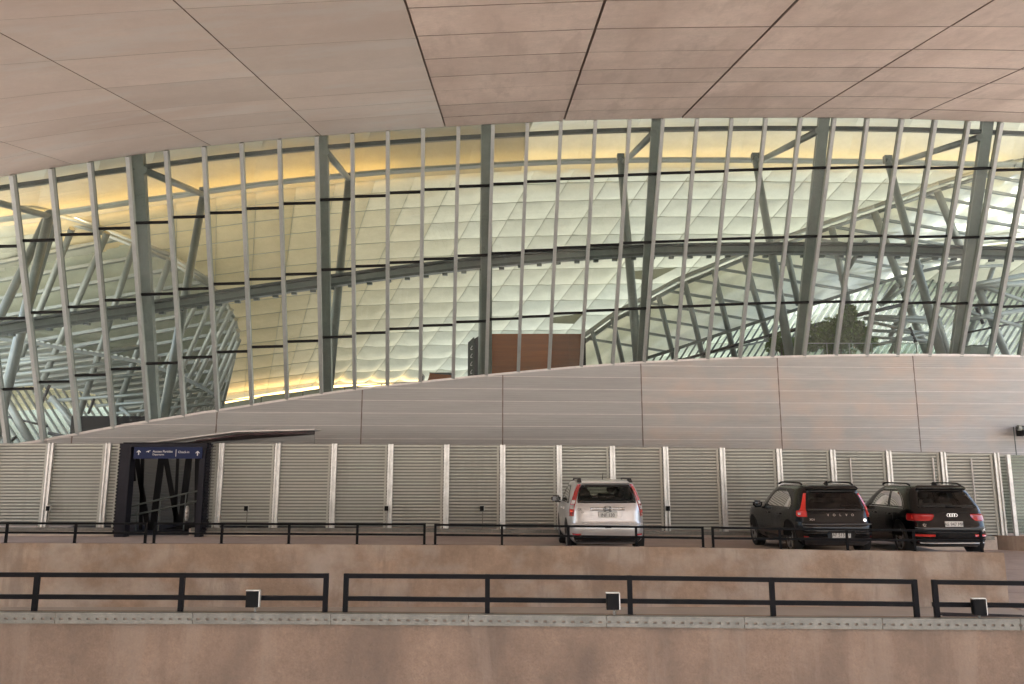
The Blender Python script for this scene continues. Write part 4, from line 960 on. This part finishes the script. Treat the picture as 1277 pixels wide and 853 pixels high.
class Car:
    def __init__(s, name, label, cat, X, Y, Z, prof, paint):
        s.prof = prof; s.paint = paint; s.t = thing(name, label, cat, (X, Y, Z), None); s.holes = []
    def yaw(s, deg, L):
        s.t.rotation_euler = (0, 0, R(deg)); s.t.location.x -= math.sin(R(deg)) * L / 2
    def lv(s, z):
        p = s.prof
        if z <= p[0][0]: return p[0][1:]
        for a, b in zip(p, p[1:]):
            if a[0] <= z <= b[0]:
                t = (z - a[0]) / max(1e-6, b[0] - a[0]); return tuple(lerp(i, j, t) for i, j in zip(a[1:], b[1:]))
        return p[-1][1:]
    def pt(s, a, b, z):          # a, b on the unit square perimeter (a across, b lengthwise, -1 rear)
        W, Rr, F = s.lv(z); r = (abs(a) ** NEXP + abs(b) ** NEXP) ** (-1 / NEXP)
        yc = (Rr + F) / 2; H = (F - Rr) / 2
        return Vector((a * r * W, yc + b * r * H, z))
    def sf(s, t, z, front=False):
        W, Rr, F = s.lv(z); k = W / ((F - Rr) / 2); sg = 1 if t >= 0 else -1; a_ = abs(t)
        if a_ <= 1: a, b = t, -1
        else: a, b = sg, -1 + (a_ - 1) * k
        if b > 1: a = sg * max(0, 1 - (b - 1) / k); b = 1
        if front: b = -b
        return s.pt(a, b, z)
    def body(s):
        zs = []
        for a, b in zip(s.prof, s.prof[1:]):
            n = max(1, int((b[0] - a[0]) / .035)); zs += [lerp(a[0], b[0], i / n) for i in range(n)]
        zs.append(s.prof[-1][0])
        N = 28; M = 56; per = []
        for i in range(N): per.append((-1 + 2 * i / N, -1))
        for i in range(M): per.append((1, -1 + 2 * i / M))
        for i in range(N): per.append((1 - 2 * i / N, 1))
        for i in range(M): per.append((-1, 1 - 2 * i / M))
        vs = [s.pt(a, b, z) for z in zs for a, b in per]; L = len(per); fs = []
        for j in range(len(zs) - 1):
            for i in range(L):
                q = (j * L + i, j * L + (i + 1) % L, (j + 1) * L + (i + 1) % L, (j + 1) * L + i)
                c = sum((vs[k] for k in q), Vector()) / 4
                a = (per[i][0] + per[(i + 1) % L][0]) / 2 if i < L - 1 else per[i][0]; b = (per[i][1] + per[(i + 1) % L][1]) / 2 if i < L - 1 else -.98
                if s.hole(a, b, c.z): continue
                fs.append(q)
        vs.append(Vector((0, (s.prof[-1][2] + s.prof[-1][3]) / 2, s.prof[-1][0] + .004))); top = len(vs) - 1; k = (len(zs) - 1) * L
        fs += [(k + i, k + (i + 1) % L, top) for i in range(L)]
        MB().add(vs, fs).build('body', s.paint, s.t, True)
    def hole(s, a, b, z):
        if b <= -.999:
            t = a
            return any(k == 'r' and s.inrow(rows, t, z, .055) for k, rows in s.holes)
        if b >= .999:
            return any(k == 'f' and s.inrow(rows, a, z, .03) for k, rows in s.holes)
        W, Rr, F = s.lv(z); t = 1 + (b + 1) * ((F - Rr) / 2) / W
        return any(k == 's' and s.inrow(rows, t, z, .06) for k, rows in s.holes)
    def inrow(s, rows, t, z, mg):
        if not rows[0][0] + mg * .5 < z < rows[-1][0] - mg * .5: return False
        for a, b in zip(rows, rows[1:]):
            if a[0] <= z <= b[0]:
                u = (z - a[0]) / (b[0] - a[0]); return lerp(a[1], b[1], u) + mg < t < lerp(a[2], b[2], u) - mg
        return False
    def patch(s, rows, o, m, name, front=False, mirror=False, nt=10, parent=None, rim=.02, smooth=True, both=True):
        """raised skin patch: rows of (z, t0, t1)"""
        R_ = []
        for a, b in zip(rows, rows[1:]):
            n = max(1, int(abs(b[0] - a[0]) / .05)); R_ += [tuple(lerp(i, j, k / n) for i, j in zip(a, b)) for k in range(n)]
        R_.append(rows[-1]); sg = -1 if mirror else 1; vs = []
        def q(t, z, oo):
            p = s.sf(t, z, front); e = .01
            n_ = (s.sf(t + e, z, front) - s.sf(t - e, z, front)).cross(s.sf(t, z + e, front) - s.sf(t, z - e, front)).normalized()
            c = Vector((0, (s.lv(z)[1] + s.lv(z)[2]) / 2, z))
            if n_.dot(p - c) < 0: n_ = -n_
            return p + n_ * oo
        for z, t0, t1 in R_:
            for i in range(nt + 1):
                p = q(lerp(t0, t1, i / nt), z, o); vs.append((p.x * sg, p.y, p.z))
        K = len(vs); fs = []; nr = len(R_)
        for j in range(nr - 1):
            for i in range(nt):
                k = j * (nt + 1) + i; fs.append((k, k + 1, k + nt + 2, k + nt + 1))
        if rim:
            bd = [(0, i) for i in range(nt + 1)] + [(j, nt) for j in range(1, nr)] + [(nr - 1, i) for i in range(nt - 1, -1, -1)] + [(j, 0) for j in range(nr - 2, 0, -1)]
            for j, i in bd:
                p = q(lerp(R_[j][1], R_[j][2], i / nt), R_[j][0], o - rim); vs.append((p.x * sg, p.y, p.z))
            for n_, (a, b) in enumerate(zip(bd, bd[1:] + bd[:1])):
                fs.append((a[0] * (nt + 1) + a[1], b[0] * (nt + 1) + b[1], K + (n_ + 1) % len(bd), K + n_))
        ob = MB().add(vs, fs).build(name, m, parent or s.t, False)
        if smooth: ob.data.polygons.foreach_set('use_smooth', [i < (nr - 1) * nt for i in range(len(fs))])
        return ob
    def window(s, rows, kind, gm, name, mirror=False, border=.05):
        if ('x', rows) not in s.holes: s.holes.append((kind, rows))
        fr = kind == 'f'
        g_ = s.patch(rows, .004, gm, name, front=fr, mirror=mirror, rim=0, nt=14)
        # black ceramic border as four strips
        z0, z1 = rows[0][0], rows[-1][0]
        def at(z):
            for a, b in zip(rows, rows[1:]):
                if a[0] <= z <= b[0] + 1e-6:
                    u = (z - a[0]) / (b[0] - a[0]); return lerp(a[1], b[1], u), lerp(a[2], b[2], u)
            return rows[-1][1], rows[-1][2]
        bd = border
        for nm, rr in (('l', [(z, at(z)[0] - .012, at(z)[0] + bd * 1.35) for z in [lerp(z0, z1, i / 6) for i in range(7)]]),
                       ('r', [(z, at(z)[1] - bd * 1.35, at(z)[1] + .012) for z in [lerp(z0, z1, i / 6) for i in range(7)]]),
                       ('b', [(z0 - .01,) + at(z0), (z0 + bd,) + at(z0 + bd)]), ('t', [(z1 - bd * 1.1,) + at(z1 - bd * 1.1), (z1 + .012,) + at(z1)])):
            s.patch(rr, .008, M_FRIT, 'window_border', front=fr, mirror=mirror, rim=.012, nt=8 if nm in 'bt' else 2, parent=g_)
        return g_
    def wheels(s, yr, yf, r, wid, rimm):
        W = s.lv(r)[0]
        for sx in (-1, 1):
            for y in (yr, yf):
                k = s.lv(.3); tt = 1 + (y - s.lv(r)[1]) / W
                arch = [(r + (r + .07) * math.sin(a), tt - (r + .07) * math.cos(a) / W, tt + (r + .07) * math.cos(a) / W) for a in [math.pi / 2 * i / 8 for i in range(-3, 9)]]
                arch = [(max(z, s.prof[0][0]), a, b) for z, a, b in arch]
                s.patch(arch, .005, M_BLACK, 'wheel_arch', mirror=sx < 0, rim=.01, nt=6)
                x = sx * (W - .10)
                wh = link('wheel', None, s.t); wh.location = (x, y, r)
                pf = [(-wid / 2, r * .62), (-wid / 2, r * .9), (-wid * .38, r), (wid * .38, r), (wid / 2, r * .9), (wid / 2, r * .66), (wid * .3, r * .62)]
                n = 28; vs = []; fs = []
                for xx, rr in pf:
                    for i in range(n): vs.append((xx * sx, rr * math.cos(2 * math.pi * i / n), rr * math.sin(2 * math.pi * i / n)))
                for j in range(len(pf) - 1):
                    for i in range(n): fs.append((j * n + i, j * n + (i + 1) % n, (j + 1) * n + (i + 1) % n, (j + 1) * n + i))
                MB().add(vs, fs).build('tyre', M_TYRE, wh, True)
                mb = MB(); ex = sx * wid * .34
                for i in range(5):
                    a = 2 * math.pi * i / 5 + .3
                    for da in (-.10, .10): mb.bar((ex, .03 * math.cos(a), .03 * math.sin(a)), (ex + sx * .02, r * .64 * math.cos(a + da), r * .64 * math.sin(a + da)), .035, .03, (1, 0, 0))
                mb.tube((ex - sx * .02, 0, 0), (ex + sx * .03, 0, 0), .06, n=12)
                for i in range(24):
                    a, b = 2 * math.pi * i / 24, 2 * math.pi * (i + 1) / 24
                    mb.bar((ex + sx * .02, r * .63 * math.cos(a), r * .63 * math.sin(a)), (ex + sx * .02, r * .63 * math.cos(b), r * .63 * math.sin(b)), .03, .03, (1, 0, 0))
                mb.build('rim', rimm, wh)
                MB().tube((ex - sx * .07, 0, 0), (ex - sx * .05, 0, 0), r * .6, n=20).build('brake', M_BLACK, wh)
    def seats(s, yr, yf, zb):
        def pad(w_, d, h, x, y, z, lean=.12, r=.05):
            bm = bmesh.new(); bmesh.ops.create_cube(bm, size=1); bmesh.ops.scale(bm, vec=(w_, d, h), verts=bm.verts)
            bmesh.ops.bevel(bm, geom=bm.edges[:], offset=r, segments=3, affect='EDGES')
            bmesh.ops.translate(bm, vec=(x, y, z), verts=bm.verts)
            for v in bm.verts: v.co.y -= (v.co.z - z) * lean * -0 + (v.co.z - z) * lean
            me = bpy.data.meshes.new('p'); bm.to_mesh(me); bm.free()
            me.polygons.foreach_set('use_smooth', [True] * len(me.polygons)); me.materials.append(M_SEAT); return me
        link('rear_bench', pad(1.25, .18, .62, 0, yr, zb - .25), s.t)
        for x in (-.42, 0, .42): link('headrest', pad(.26, .11, .19 if x else .12, x, yr - .02, zb + (.16 if x else .1), r=.04), s.t)
        for x in (-.38, .38):
            link('front_seat', pad(.5, .16, .7, x, yf, zb - .22), s.t); link('headrest', pad(.27, .11, .20, x, yf - .04, zb + .24, r=.04), s.t)
        MB().box(-.7, .7, yf + .7, yf + 1.0, zb - .6, zb - .12).build('dashboard', M_SEAT, s.t)
        MB().box(-.78, .78, yr - .5, yf + 1.2, .28, .34).build('cabin_floor', M_SEAT, s.t)
    def mirror(s, y, z, m, x):
        for sx in (-1, 1):
            bm = bmesh.new(); bmesh.ops.create_cube(bm, size=1); bmesh.ops.scale(bm, vec=(.24, .13, .17), verts=bm.verts)
            bmesh.ops.bevel(bm, geom=bm.edges[:], offset=.045, segments=3, affect='EDGES'); me = bpy.data.meshes.new('m'); bm.to_mesh(me); bm.free()
            me.polygons.foreach_set('use_smooth', [True] * len(me.polygons)); me.materials.append(m)
            o = link('door_mirror', me, s.t); o.location = (sx * x, y, z)
            MB().box(-.085, .085, -.070, -.066, -.055, .055).build('mirror_glass', M_FRIT, o)
            MB().bar((-sx * .02, .01, -.06), (-sx * .20, .05, -.10), .06, .04).build('mirror_arm', M_TRIM, o)
    def rails(s, m, x, y0, y1, h, zf_):
        for sx in (-1, 1):
            pts = []; n = 10
            for i in range(n + 1):
                u = i / n; y = lerp(y0, y1, u); pts.append(Vector((sx * (x - .03 * math.sin(u * math.pi) * 0), y, zf_(y) + h * min(1, math.sin(u * math.pi) * 3))))
            mb = MB()
            for a, b in zip(pts, pts[1:]): mb.bar(a, b, .035, .03)
            mb.build('roof_rail', m, s.t)
    def on(s, x, z, o=.006):     # point on the rear face for badges
        W = s.lv(z)[0]; t = x / W
        for _ in range(5): t += (x - s.sf(t, z).x) / W
        p = s.sf(t, z); return Vector((x, p.y - o, z))
    def tilt(s, z):
        d = s.sf(0, z + .03).y - s.sf(0, z - .03).y; return 90 - math.degrees(math.atan2(d, .06))
    def plate(s, z, txt, x=0, w_=.42, h=.13):
        p = s.on(x, z, .012); o = MB().box(-w_ / 2, w_ / 2, -.006, .006, -h / 2, h / 2).build('number_plate', M_PLATE, s.t); o.location = p
        text(txt, h * .82, M_TRIM, (0, -.008, -.004), o, sx=.92, depth=.001)
        MB().box(-w_ / 2 - .01, w_ / 2 + .01, .0065, .012, -h / 2 - .01, h / 2 + .01).build('plate_frame', M_TRIM, o)
        return o
import bmesh
def roof_z(car):
    def f(y):
        z = car.prof[-1][0]
        for p in reversed(car.prof):
            if p[2] <= y <= p[3]: z = p[0]; break
        return z
    return f

def decal_line(c, rows, nm='panel_gap', side=False):
    for mir in ((False, True) if side else (False,)): c.patch(rows, .002, M_BLACK, nm, mirror=mir, rim=0, nt=12 if not side else 2)

def place(px, D, L): return (px - CX) * D / 1303 * 1.0, D + L / 2

# silver compact SUV
prof = [(.20, .78, -2.02, 2.05), (.28, .86, -2.16, 2.16), (.36, .895, -2.235, 2.22), (.45, .905, -2.255, 2.25), (.56, .91, -2.26, 2.26), (.62, .912, -2.25, 2.26), (.68, .91, -2.215, 2.25), (.80, .908, -2.195, 2.2), (.95, .90, -2.17, 2.1), (1.03, .888, -2.145, 2.0), (1.09, .872, -2.11, 1.15), (1.2, .842, -2.045, .98), (1.35, .792, -1.955, .74), (1.48, .735, -1.875, .48), (1.54, .70, -1.835, .32), (1.575, .665, -1.80, .2), (1.60, .61, -1.70, .08), (1.62, .50, -1.52, -.06), (1.635, .30, -1.1, -.3)]
X, Y = place(757, 24.1, 4.52)
c = Car('parked_car', 'silver SUV parked behind the deck railing, rear toward the viewer, with tall red tail lamps', 'car', X, Y, deckz(X), prof, M_SILVER)
RW = [(1.115, -.80, .80), (1.18, -.82, .82), (1.30, -.83, .83), (1.42, -.835, .835), (1.50, -.80, .80)]
c.window(RW, 'r', M_CGL, 'rear_window', border=.035)
for mir in (True, False): c.window([(1.10, 1.50, 3.75), (1.25, 1.62, 3.70), (1.38, 1.85, 3.60), (1.47, 2.2, 3.35)], 's', M_CGL, 'side_window', mirror=mir, border=.035)
c.window([(1.14, -.86, .86), (1.48, -.80, .80)], 'f', M_CGL, 'windscreen')
c.body(); c.seats(-.95, .15, 1.14)
for mir in (False, True):
    lens = c.patch([(.81, .915, 1.22), (.95, .90, 1.24), (1.10, .885, 1.20), (1.18, .875, 1.12), (1.35, .865, 1.06), (1.52, .845, 1.02)], .014, M_RED, 'tail_lamp', mirror=mir, nt=6)
    c.patch([(.965, .905, 1.15), (1.06, .90, 1.15)], .018, M_CLEAR, 'lamp_lens', mirror=mir, nt=4, parent=lens)
    c.patch([(.90, .905, 1.15), (.96, .905, 1.15)], .018, M_REDB, 'lamp_lens', mirror=mir, nt=4, parent=lens)
    c.patch([(1.08, .895, 1.12), (1.16, .89, 1.08)], .018, M_CLEAR, 'lamp_lens', mirror=mir, nt=4, parent=lens)
    c.patch([(.395, .70, .97), (.44, .69, .98)], .01, M_RED, 'reflector', mirror=mir, nt=5)
    c.patch([(.50, 1.05, 1.055), (1.05, 1.05, 1.055)], .002, M_BLACK, 'panel_gap', mirror=mir, rim=0, nt=1)
    for tt in (2.15, 3.05, 4.0): c.patch([(.45, tt, tt + .012), (1.08, tt, tt + .012)], .002, M_BLACK, 'door_gap', mirror=mir, rim=0, nt=1)
    for tt in (2.35, 3.25): c.patch([(.93, tt, tt + .16), (.965, tt, tt + .16)], .03, M_SILVER, 'door_handle', mirror=mir, nt=3)
decal_line(c, [(.655, -.96, .96), (.668, -.96, .96)])
c.patch([(.62, -.97, .97), (.655, -.965, .965)], .022, M_SILVER, 'bumper_step', nt=16)
c.patch([(.24, -.95, .95), (.355, -.95, .95)], .008, M_TRIM, 'lower_valance', nt=14)
c.patch([(.94, -.43, .43), (1.0, -.44, .44)], .03, M_CHROME, 'plate_garnish', nt=8)
c.patch([(.74, -.40, .40), (.75, -.41, .41), (.93, -.43, .43)], .001, M_SILVER, 'plate_recess', nt=8, rim=0)
for sx in (-1, 1): MB().bar(c.on(sx * .36, .93), c.on(sx * .31, .76), .022, .02, (0, -1, 0)).build('recess_edge', M_SILVER, c.t)
c.patch([(.56, -.075, .075), (.60, -.075, .075)], .006, M_BLACK, 'tow_slot', nt=3)
c.plate(.845, 'INF 130')
p = c.on(0, .975, .04)
mb = MB(); mb.bar((-.045, 0, -.05), (-.055, 0, .05), .02, .02, (0, 1, 0)); mb.bar((.045, 0, -.05), (.055, 0, .05), .02, .02, (0, 1, 0)); mb.bar((-.045, 0, -.005), (.045, 0, -.005), .02, .02)
for i in range(16):
    q = lambda k: Vector((.082 * math.copysign(abs(math.cos(k * math.pi / 8)) ** .6, math.cos(k * math.pi / 8)), 0, .066 * math.copysign(abs(math.sin(k * math.pi / 8)) ** .6, math.sin(k * math.pi / 8))))
    mb.bar(q(i), q(i + 1), .013, .02, (0, 1, 0))
o = mb.build('emblem', M_GREYT, c.t); o.location = p
text('CR-V', .085, M_GREYT, c.on(-.60, .965, .006), c.t, rx=c.tilt(.96)); text('EX', .05, M_GREYT, c.on(-.57, .90, .006), c.t, rx=c.tilt(.9))
c.patch([(1.515, -.80, .80), (1.545, -.80, .80)], .05, M_SILVER, 'roof_spoiler', nt=12, rim=.06)
c.mirror(.72, 1.13, M_TRIM, 1.0)
c.rails(M_TRIM, .60, -1.62, .02, .05, lambda y: 1.595)
for sx in (-1, 1): MB().hexa([(sx * .60 - .05, -1.75, 1.565), (sx * .60 + .05, -1.75, 1.565), (sx * .60 + .04, -1.45, 1.60), (sx * .60 - .04, -1.45, 1.60), (sx * .59 - .03, -1.70, 1.66), (sx * .59 + .03, -1.70, 1.66), (sx * .59 + .03, -1.5, 1.665), (sx * .59 - .03, -1.5, 1.665)]).build('rail_foot', M_TRIM, c.t)
MB().tube((-.02, -1.35, 1.6), (-.02, -1.55, 1.78), .008, .004, 6).build('antenna', M_BLACK, c.t)
c.wheels(-1.42, 1.2, .345, .22, M_RIM)
MB().bar((-.02, -2.10, 1.16), (.48, -2.06, 1.19), .02, .015).build('wiper', M_BLACK, c.t)
c.yaw(1.2, 4.52)

# black SUV with L shaped lamps
prof = [(.22, .80, -2.02, 2.02), (.30, .89, -2.14, 2.1), (.42, .925, -2.20, 2.18), (.56, .935, -2.215, 2.2), (.68, .935, -2.20, 2.2), (.72, .932, -2.15, 2.19), (.85, .925, -2.12, 2.15), (.96, .912, -2.09, 2.05), (1.03, .89, -2.05, 1.1), (1.15, .85, -1.985, .92), (1.3, .795, -1.895, .68), (1.42, .745, -1.82, .46), (1.50, .70, -1.77, .28), (1.54, .655, -1.72, .14), (1.57, .59, -1.60, 0), (1.59, .47, -1.42, -.12), (1.605, .28, -1.05, -.35)]
X, Y = place(1043.5, 24.2, 4.43)
c = Car('parked_car', 'black SUV with L-shaped bright red tail lamps, middle one of the three cars', 'car', X, Y, deckz(X), prof, M_CBLACK)
RW = [(1.0, -.79, .79), (1.10, -.815, .815), (1.25, -.83, .83), (1.36, -.84, .84), (1.43, -.82, .82)]
c.window(RW, 'r', M_CGLD, 'rear_window', border=.035)
for mir in (True, False): c.window([(1.03, 1.75, 3.70), (1.12, 1.62, 3.66), (1.25, 1.72, 3.55), (1.36, 1.95, 3.4), (1.44, 2.3, 3.1)], 's', M_CGLD, 'side_window', mirror=mir, border=.03)
c.window([(1.08, -.86, .86), (1.42, -.80, .80)], 'f', M_CGL, 'windscreen')
c.body(); c.seats(-.95, .15, 1.08)
for mir in (False, True):
    lamp = c.patch([(.86, .80, 1.20), (.90, .80, 1.26), (.975, .805, 1.26), (1.0, .83, 1.22)], .012, M_REDB, 'tail_lamp', mirror=mir, nt=8)
    c.patch([(.995, .83, 1.08), (1.06, .845, 1.01), (1.20, .845, .975), (1.38, .845, .95)], .012, M_REDB, 'lamp_upright', mirror=mir, nt=5, parent=lamp)
    c.patch([(.90, .98, 1.10), (.945, .98, 1.12)], .017, M_CLEAR, 'lamp_lens', mirror=mir, nt=4, parent=lamp)
    c.patch([(.42, .82, .95), (.44, .82, .95)], .01, M_RED, 'reflector', mirror=mir, nt=4)
    for tt in (2.2, 3.15, 4.0): c.patch([(.45, tt, tt + .010), (1.0, tt, tt + .010)], .002, M_TRIM, 'door_gap', mirror=mir, rim=0, nt=1)
    for tt in (2.42, 3.32): c.patch([(.87, tt, tt + .18), (.90, tt, tt + .18)], .03, M_CBLACK, 'door_handle', mirror=mir, nt=3)
    c.patch([(.30, 1.7, 3.9), (.40, 1.7, 3.9)], .012, M_TRIM, 'sill_trim', mirror=mir, nt=8)
c.patch([(.685, -.96, .96), (.70, -.96, .96)], .02, M_GREYT, 'bumper_step', nt=16)
c.patch([(.50, -.95, .95), (.515, -.95, .95)], .008, M_TRIM, 'panel_gap', nt=12)
c.patch([(.25, -.95, .95), (.42, -.95, .95)], .008, M_TRIM, 'lower_valance', nt=14)
c.patch([(.38, -.33, .33), (.50, -.36, .36), (.56, -.33, .33)], .014, M_TRIM, 'plate_recess', nt=6)
c.plate(.475, 'AF 513 VT', w_=.43)
W_ = 'VOLVO'
for i, ch in enumerate(W_): text(ch, .078, M_CHROME, c.on(.045 + (i - 2) * .145, .905, .008), c.t, 'badge_letter', rx=c.tilt(.9))
text('XC40', .062, M_CHROME, c.on(-.61, .805, .008), c.t, 'badge', rx=c.tilt(.8))
o = MB().tube((0, 0, 0), (0, -.01, 0), .038, n=16).build('round_badge', M_CHROME, c.t); o.location = c.on(.62, .79)
c.patch([(1.435, -.86, .86), (1.475, -.85, .85), (1.50, -.80, .80)], .09, M_CBLACK, 'roof_spoiler', nt=14, rim=.10)
MB().hexa([(.12, -1.96, 1.085), (.56, -1.96, 1.085), (.56, -1.94, 1.10), (.12, -1.94, 1.10), (.12, -2.0, 1.10), (.5, -1.98, 1.105), (.5, -1.95, 1.115), (.12, -1.95, 1.135)]).build('wiper', M_BLACK, c.t)
MB().hexa([(-.03, -1.55, 1.57), (.03, -1.55, 1.57), (.01, -1.30, 1.59), (-.01, -1.30, 1.59), (-.01, -1.53, 1.66), (.01, -1.53, 1.66), (.005, -1.4, 1.63), (-.005, -1.4, 1.63)]).build('antenna_fin', M_BLACK, c.t)
c.mirror(.62, 1.07, M_CBLACK, 1.02); c.rails(M_BLACK, .615, -1.55, .05, .045, lambda y: 1.575)
c.wheels(-1.37, 1.33, .355, .23, M_RIM)
c.yaw(4.5, 4.43)

# black SUV with horizontal lamps
prof = [(.22, .80, -2.12, 2.12), (.30, .90, -2.25, 2.2), (.42, .94, -2.315, 2.28), (.56, .948, -2.325, 2.32), (.66, .948, -2.32, 2.32), (.78, .945, -2.28, 2.3), (.90, .938, -2.25, 2.25), (.99, .922, -2.215, 2.1), (1.05, .90, -2.17, 1.15), (1.15, .865, -2.09, 1.0), (1.28, .815, -1.97, .78), (1.40, .765, -1.86, .54), (1.50, .71, -1.77, .3), (1.55, .665, -1.70, .15), (1.58, .60, -1.58, 0), (1.60, .48, -1.4, -.12), (1.615, .28, -1.0, -.35)]
X, Y = place(1183.5, 24.35, 4.65)
c = Car('parked_car', 'black SUV with wide horizontal red tail lamps and ring emblem, rightmost car', 'car', X, Y, deckz(X), prof, M_CBLACK)
RW = [(1.10, -.83, .83), (1.18, -.85, .85), (1.30, -.85, .85), (1.42, -.84, .84), (1.47, -.80, .80)]
c.window(RW, 'r', M_CGL, 'rear_window', border=.035)
SWR = [(1.08, 1.60, 3.75), (1.18, 1.58, 3.70), (1.30, 1.66, 3.58), (1.40, 1.82, 3.4), (1.47, 2.1, 3.1)]
for mir in (True, False):
    c.window(SWR, 's', M_CGL, 'side_window', mirror=mir, border=.025)
    c.patch([(1.055, 1.55, 3.85), (1.072, 1.55, 3.85)], .014, M_CHROME, 'window_chrome', mirror=mir, nt=12)
    c.patch([(1.07, 1.535, 1.555), (1.18, 1.515, 1.54), (1.30, 1.59, 1.62), (1.40, 1.74, 1.78), (1.475, 2.02, 2.08)], .014, M_CHROME, 'window_chrome', mirror=mir, nt=2)
    c.patch([(1.483, 2.03, 3.2), (1.497, 2.1, 3.15)], .014, M_CHROME, 'window_chrome', mirror=mir, nt=8)
    c.patch([(1.06, 2.45, 2.56), (1.48, 2.45, 2.56)], .012, M_FRIT, 'door_pillar', mirror=mir, nt=2)
c.window([(1.10, -.86, .86), (1.45, -.80, .80)], 'f', M_CGL, 'windscreen')
c.body(); c.seats(-1.0, .15, 1.10)
for mir in (False, True):
    lamp = c.patch([(.80, .60, 1.30), (.825, .52, 1.36), (.90, .46, 1.36), (.955, .47, 1.30)], .012, M_RED, 'tail_lamp', mirror=mir, nt=12)
    c.patch([(.845, .98, 1.04), (.925, .99, 1.05)], .016, M_REDB, 'lamp_lens', mirror=mir, nt=4, parent=lamp)
    c.patch([(.46, .50, .99), (.51, .49, 1.0)], .010, M_REDB, 'reflector', mirror=mir, nt=6)
    for tt in (2.2, 3.15, 4.1): c.patch([(.45, tt, tt + .010), (1.04, tt, tt + .010)], .002, M_TRIM, 'door_gap', mirror=mir, rim=0, nt=1)
    for tt in (2.40, 3.32): c.patch([(.90, tt, tt + .18), (.93, tt, tt + .18)], .03, M_CBLACK, 'door_handle', mirror=mir, nt=3)
c.patch([(.985, -.93, .93), (.995, -.93, .93)], .012, M_CBLACK, 'tailgate_edge', nt=16)
c.patch([(.64, -.96, .96), (.655, -.96, .96)], .010, M_GREYT, 'panel_gap', nt=14)
c.patch([(.255, -.90, .90), (.40, -.93, .93)], .008, M_TRIM, 'lower_valance', nt=14)
c.patch([(.315, -.86, .86), (.345, -.88, .88)], .02, M_CHROME, 'skid_trim', nt=14)
c.plate(.73, 'AE 947 MK')
mb = MB()
for k in range(4):
    cx_ = (k - 1.5) * .056
    for i in range(18):
        a, b = 2 * math.pi * i / 18, 2 * math.pi * (i + 1) / 18
        mb.bar((cx_ + .037 * math.cos(a), 0, .037 * math.sin(a)), (cx_ + .037 * math.cos(b), 0, .037 * math.sin(b)), .007, .006, (0, 1, 0))
o = mb.build('ring_emblem', M_CHROME, c.t); o.location = c.on(0, .93, .01)
text('Q5', .085, M_CHROME, c.on(-.66, .71, .008), c.t, 'badge', rx=c.tilt(.7)); text('TFSI', .04, M_CHROME, c.on(.70, .60, .008), c.t, 'badge')
c.patch([(1.475, -.86, .86), (1.51, -.85, .85), (1.535, -.80, .80)], .07, M_CBLACK, 'roof_spoiler', nt=14, rim=.08)
MB().hexa([(-.08, -2.125, 1.10), (.35, -2.12, 1.10), (.35, -2.09, 1.115), (-.08, -2.08, 1.115), (-.08, -2.13, 1.13), (.3, -2.12, 1.115), (.3, -2.09, 1.13), (-.08, -2.09, 1.15)]).build('wiper', M_BLACK, c.t)
MB().hexa([(-.03, -1.55, 1.58), (.03, -1.55, 1.58), (.01, -1.30, 1.60), (-.01, -1.30, 1.60), (-.01, -1.53, 1.67), (.01, -1.53, 1.67), (.005, -1.4, 1.64), (-.005, -1.4, 1.64)]).build('antenna_fin', M_BLACK, c.t)
c.mirror(.70, 1.12, M_CBLACK, 1.03); c.rails(M_BLACK, .62, -1.5, .1, .045, lambda y: 1.59)
c.wheels(-1.45, 1.37, .37, .24, M_RIM)
c.yaw(2.5, 4.65)
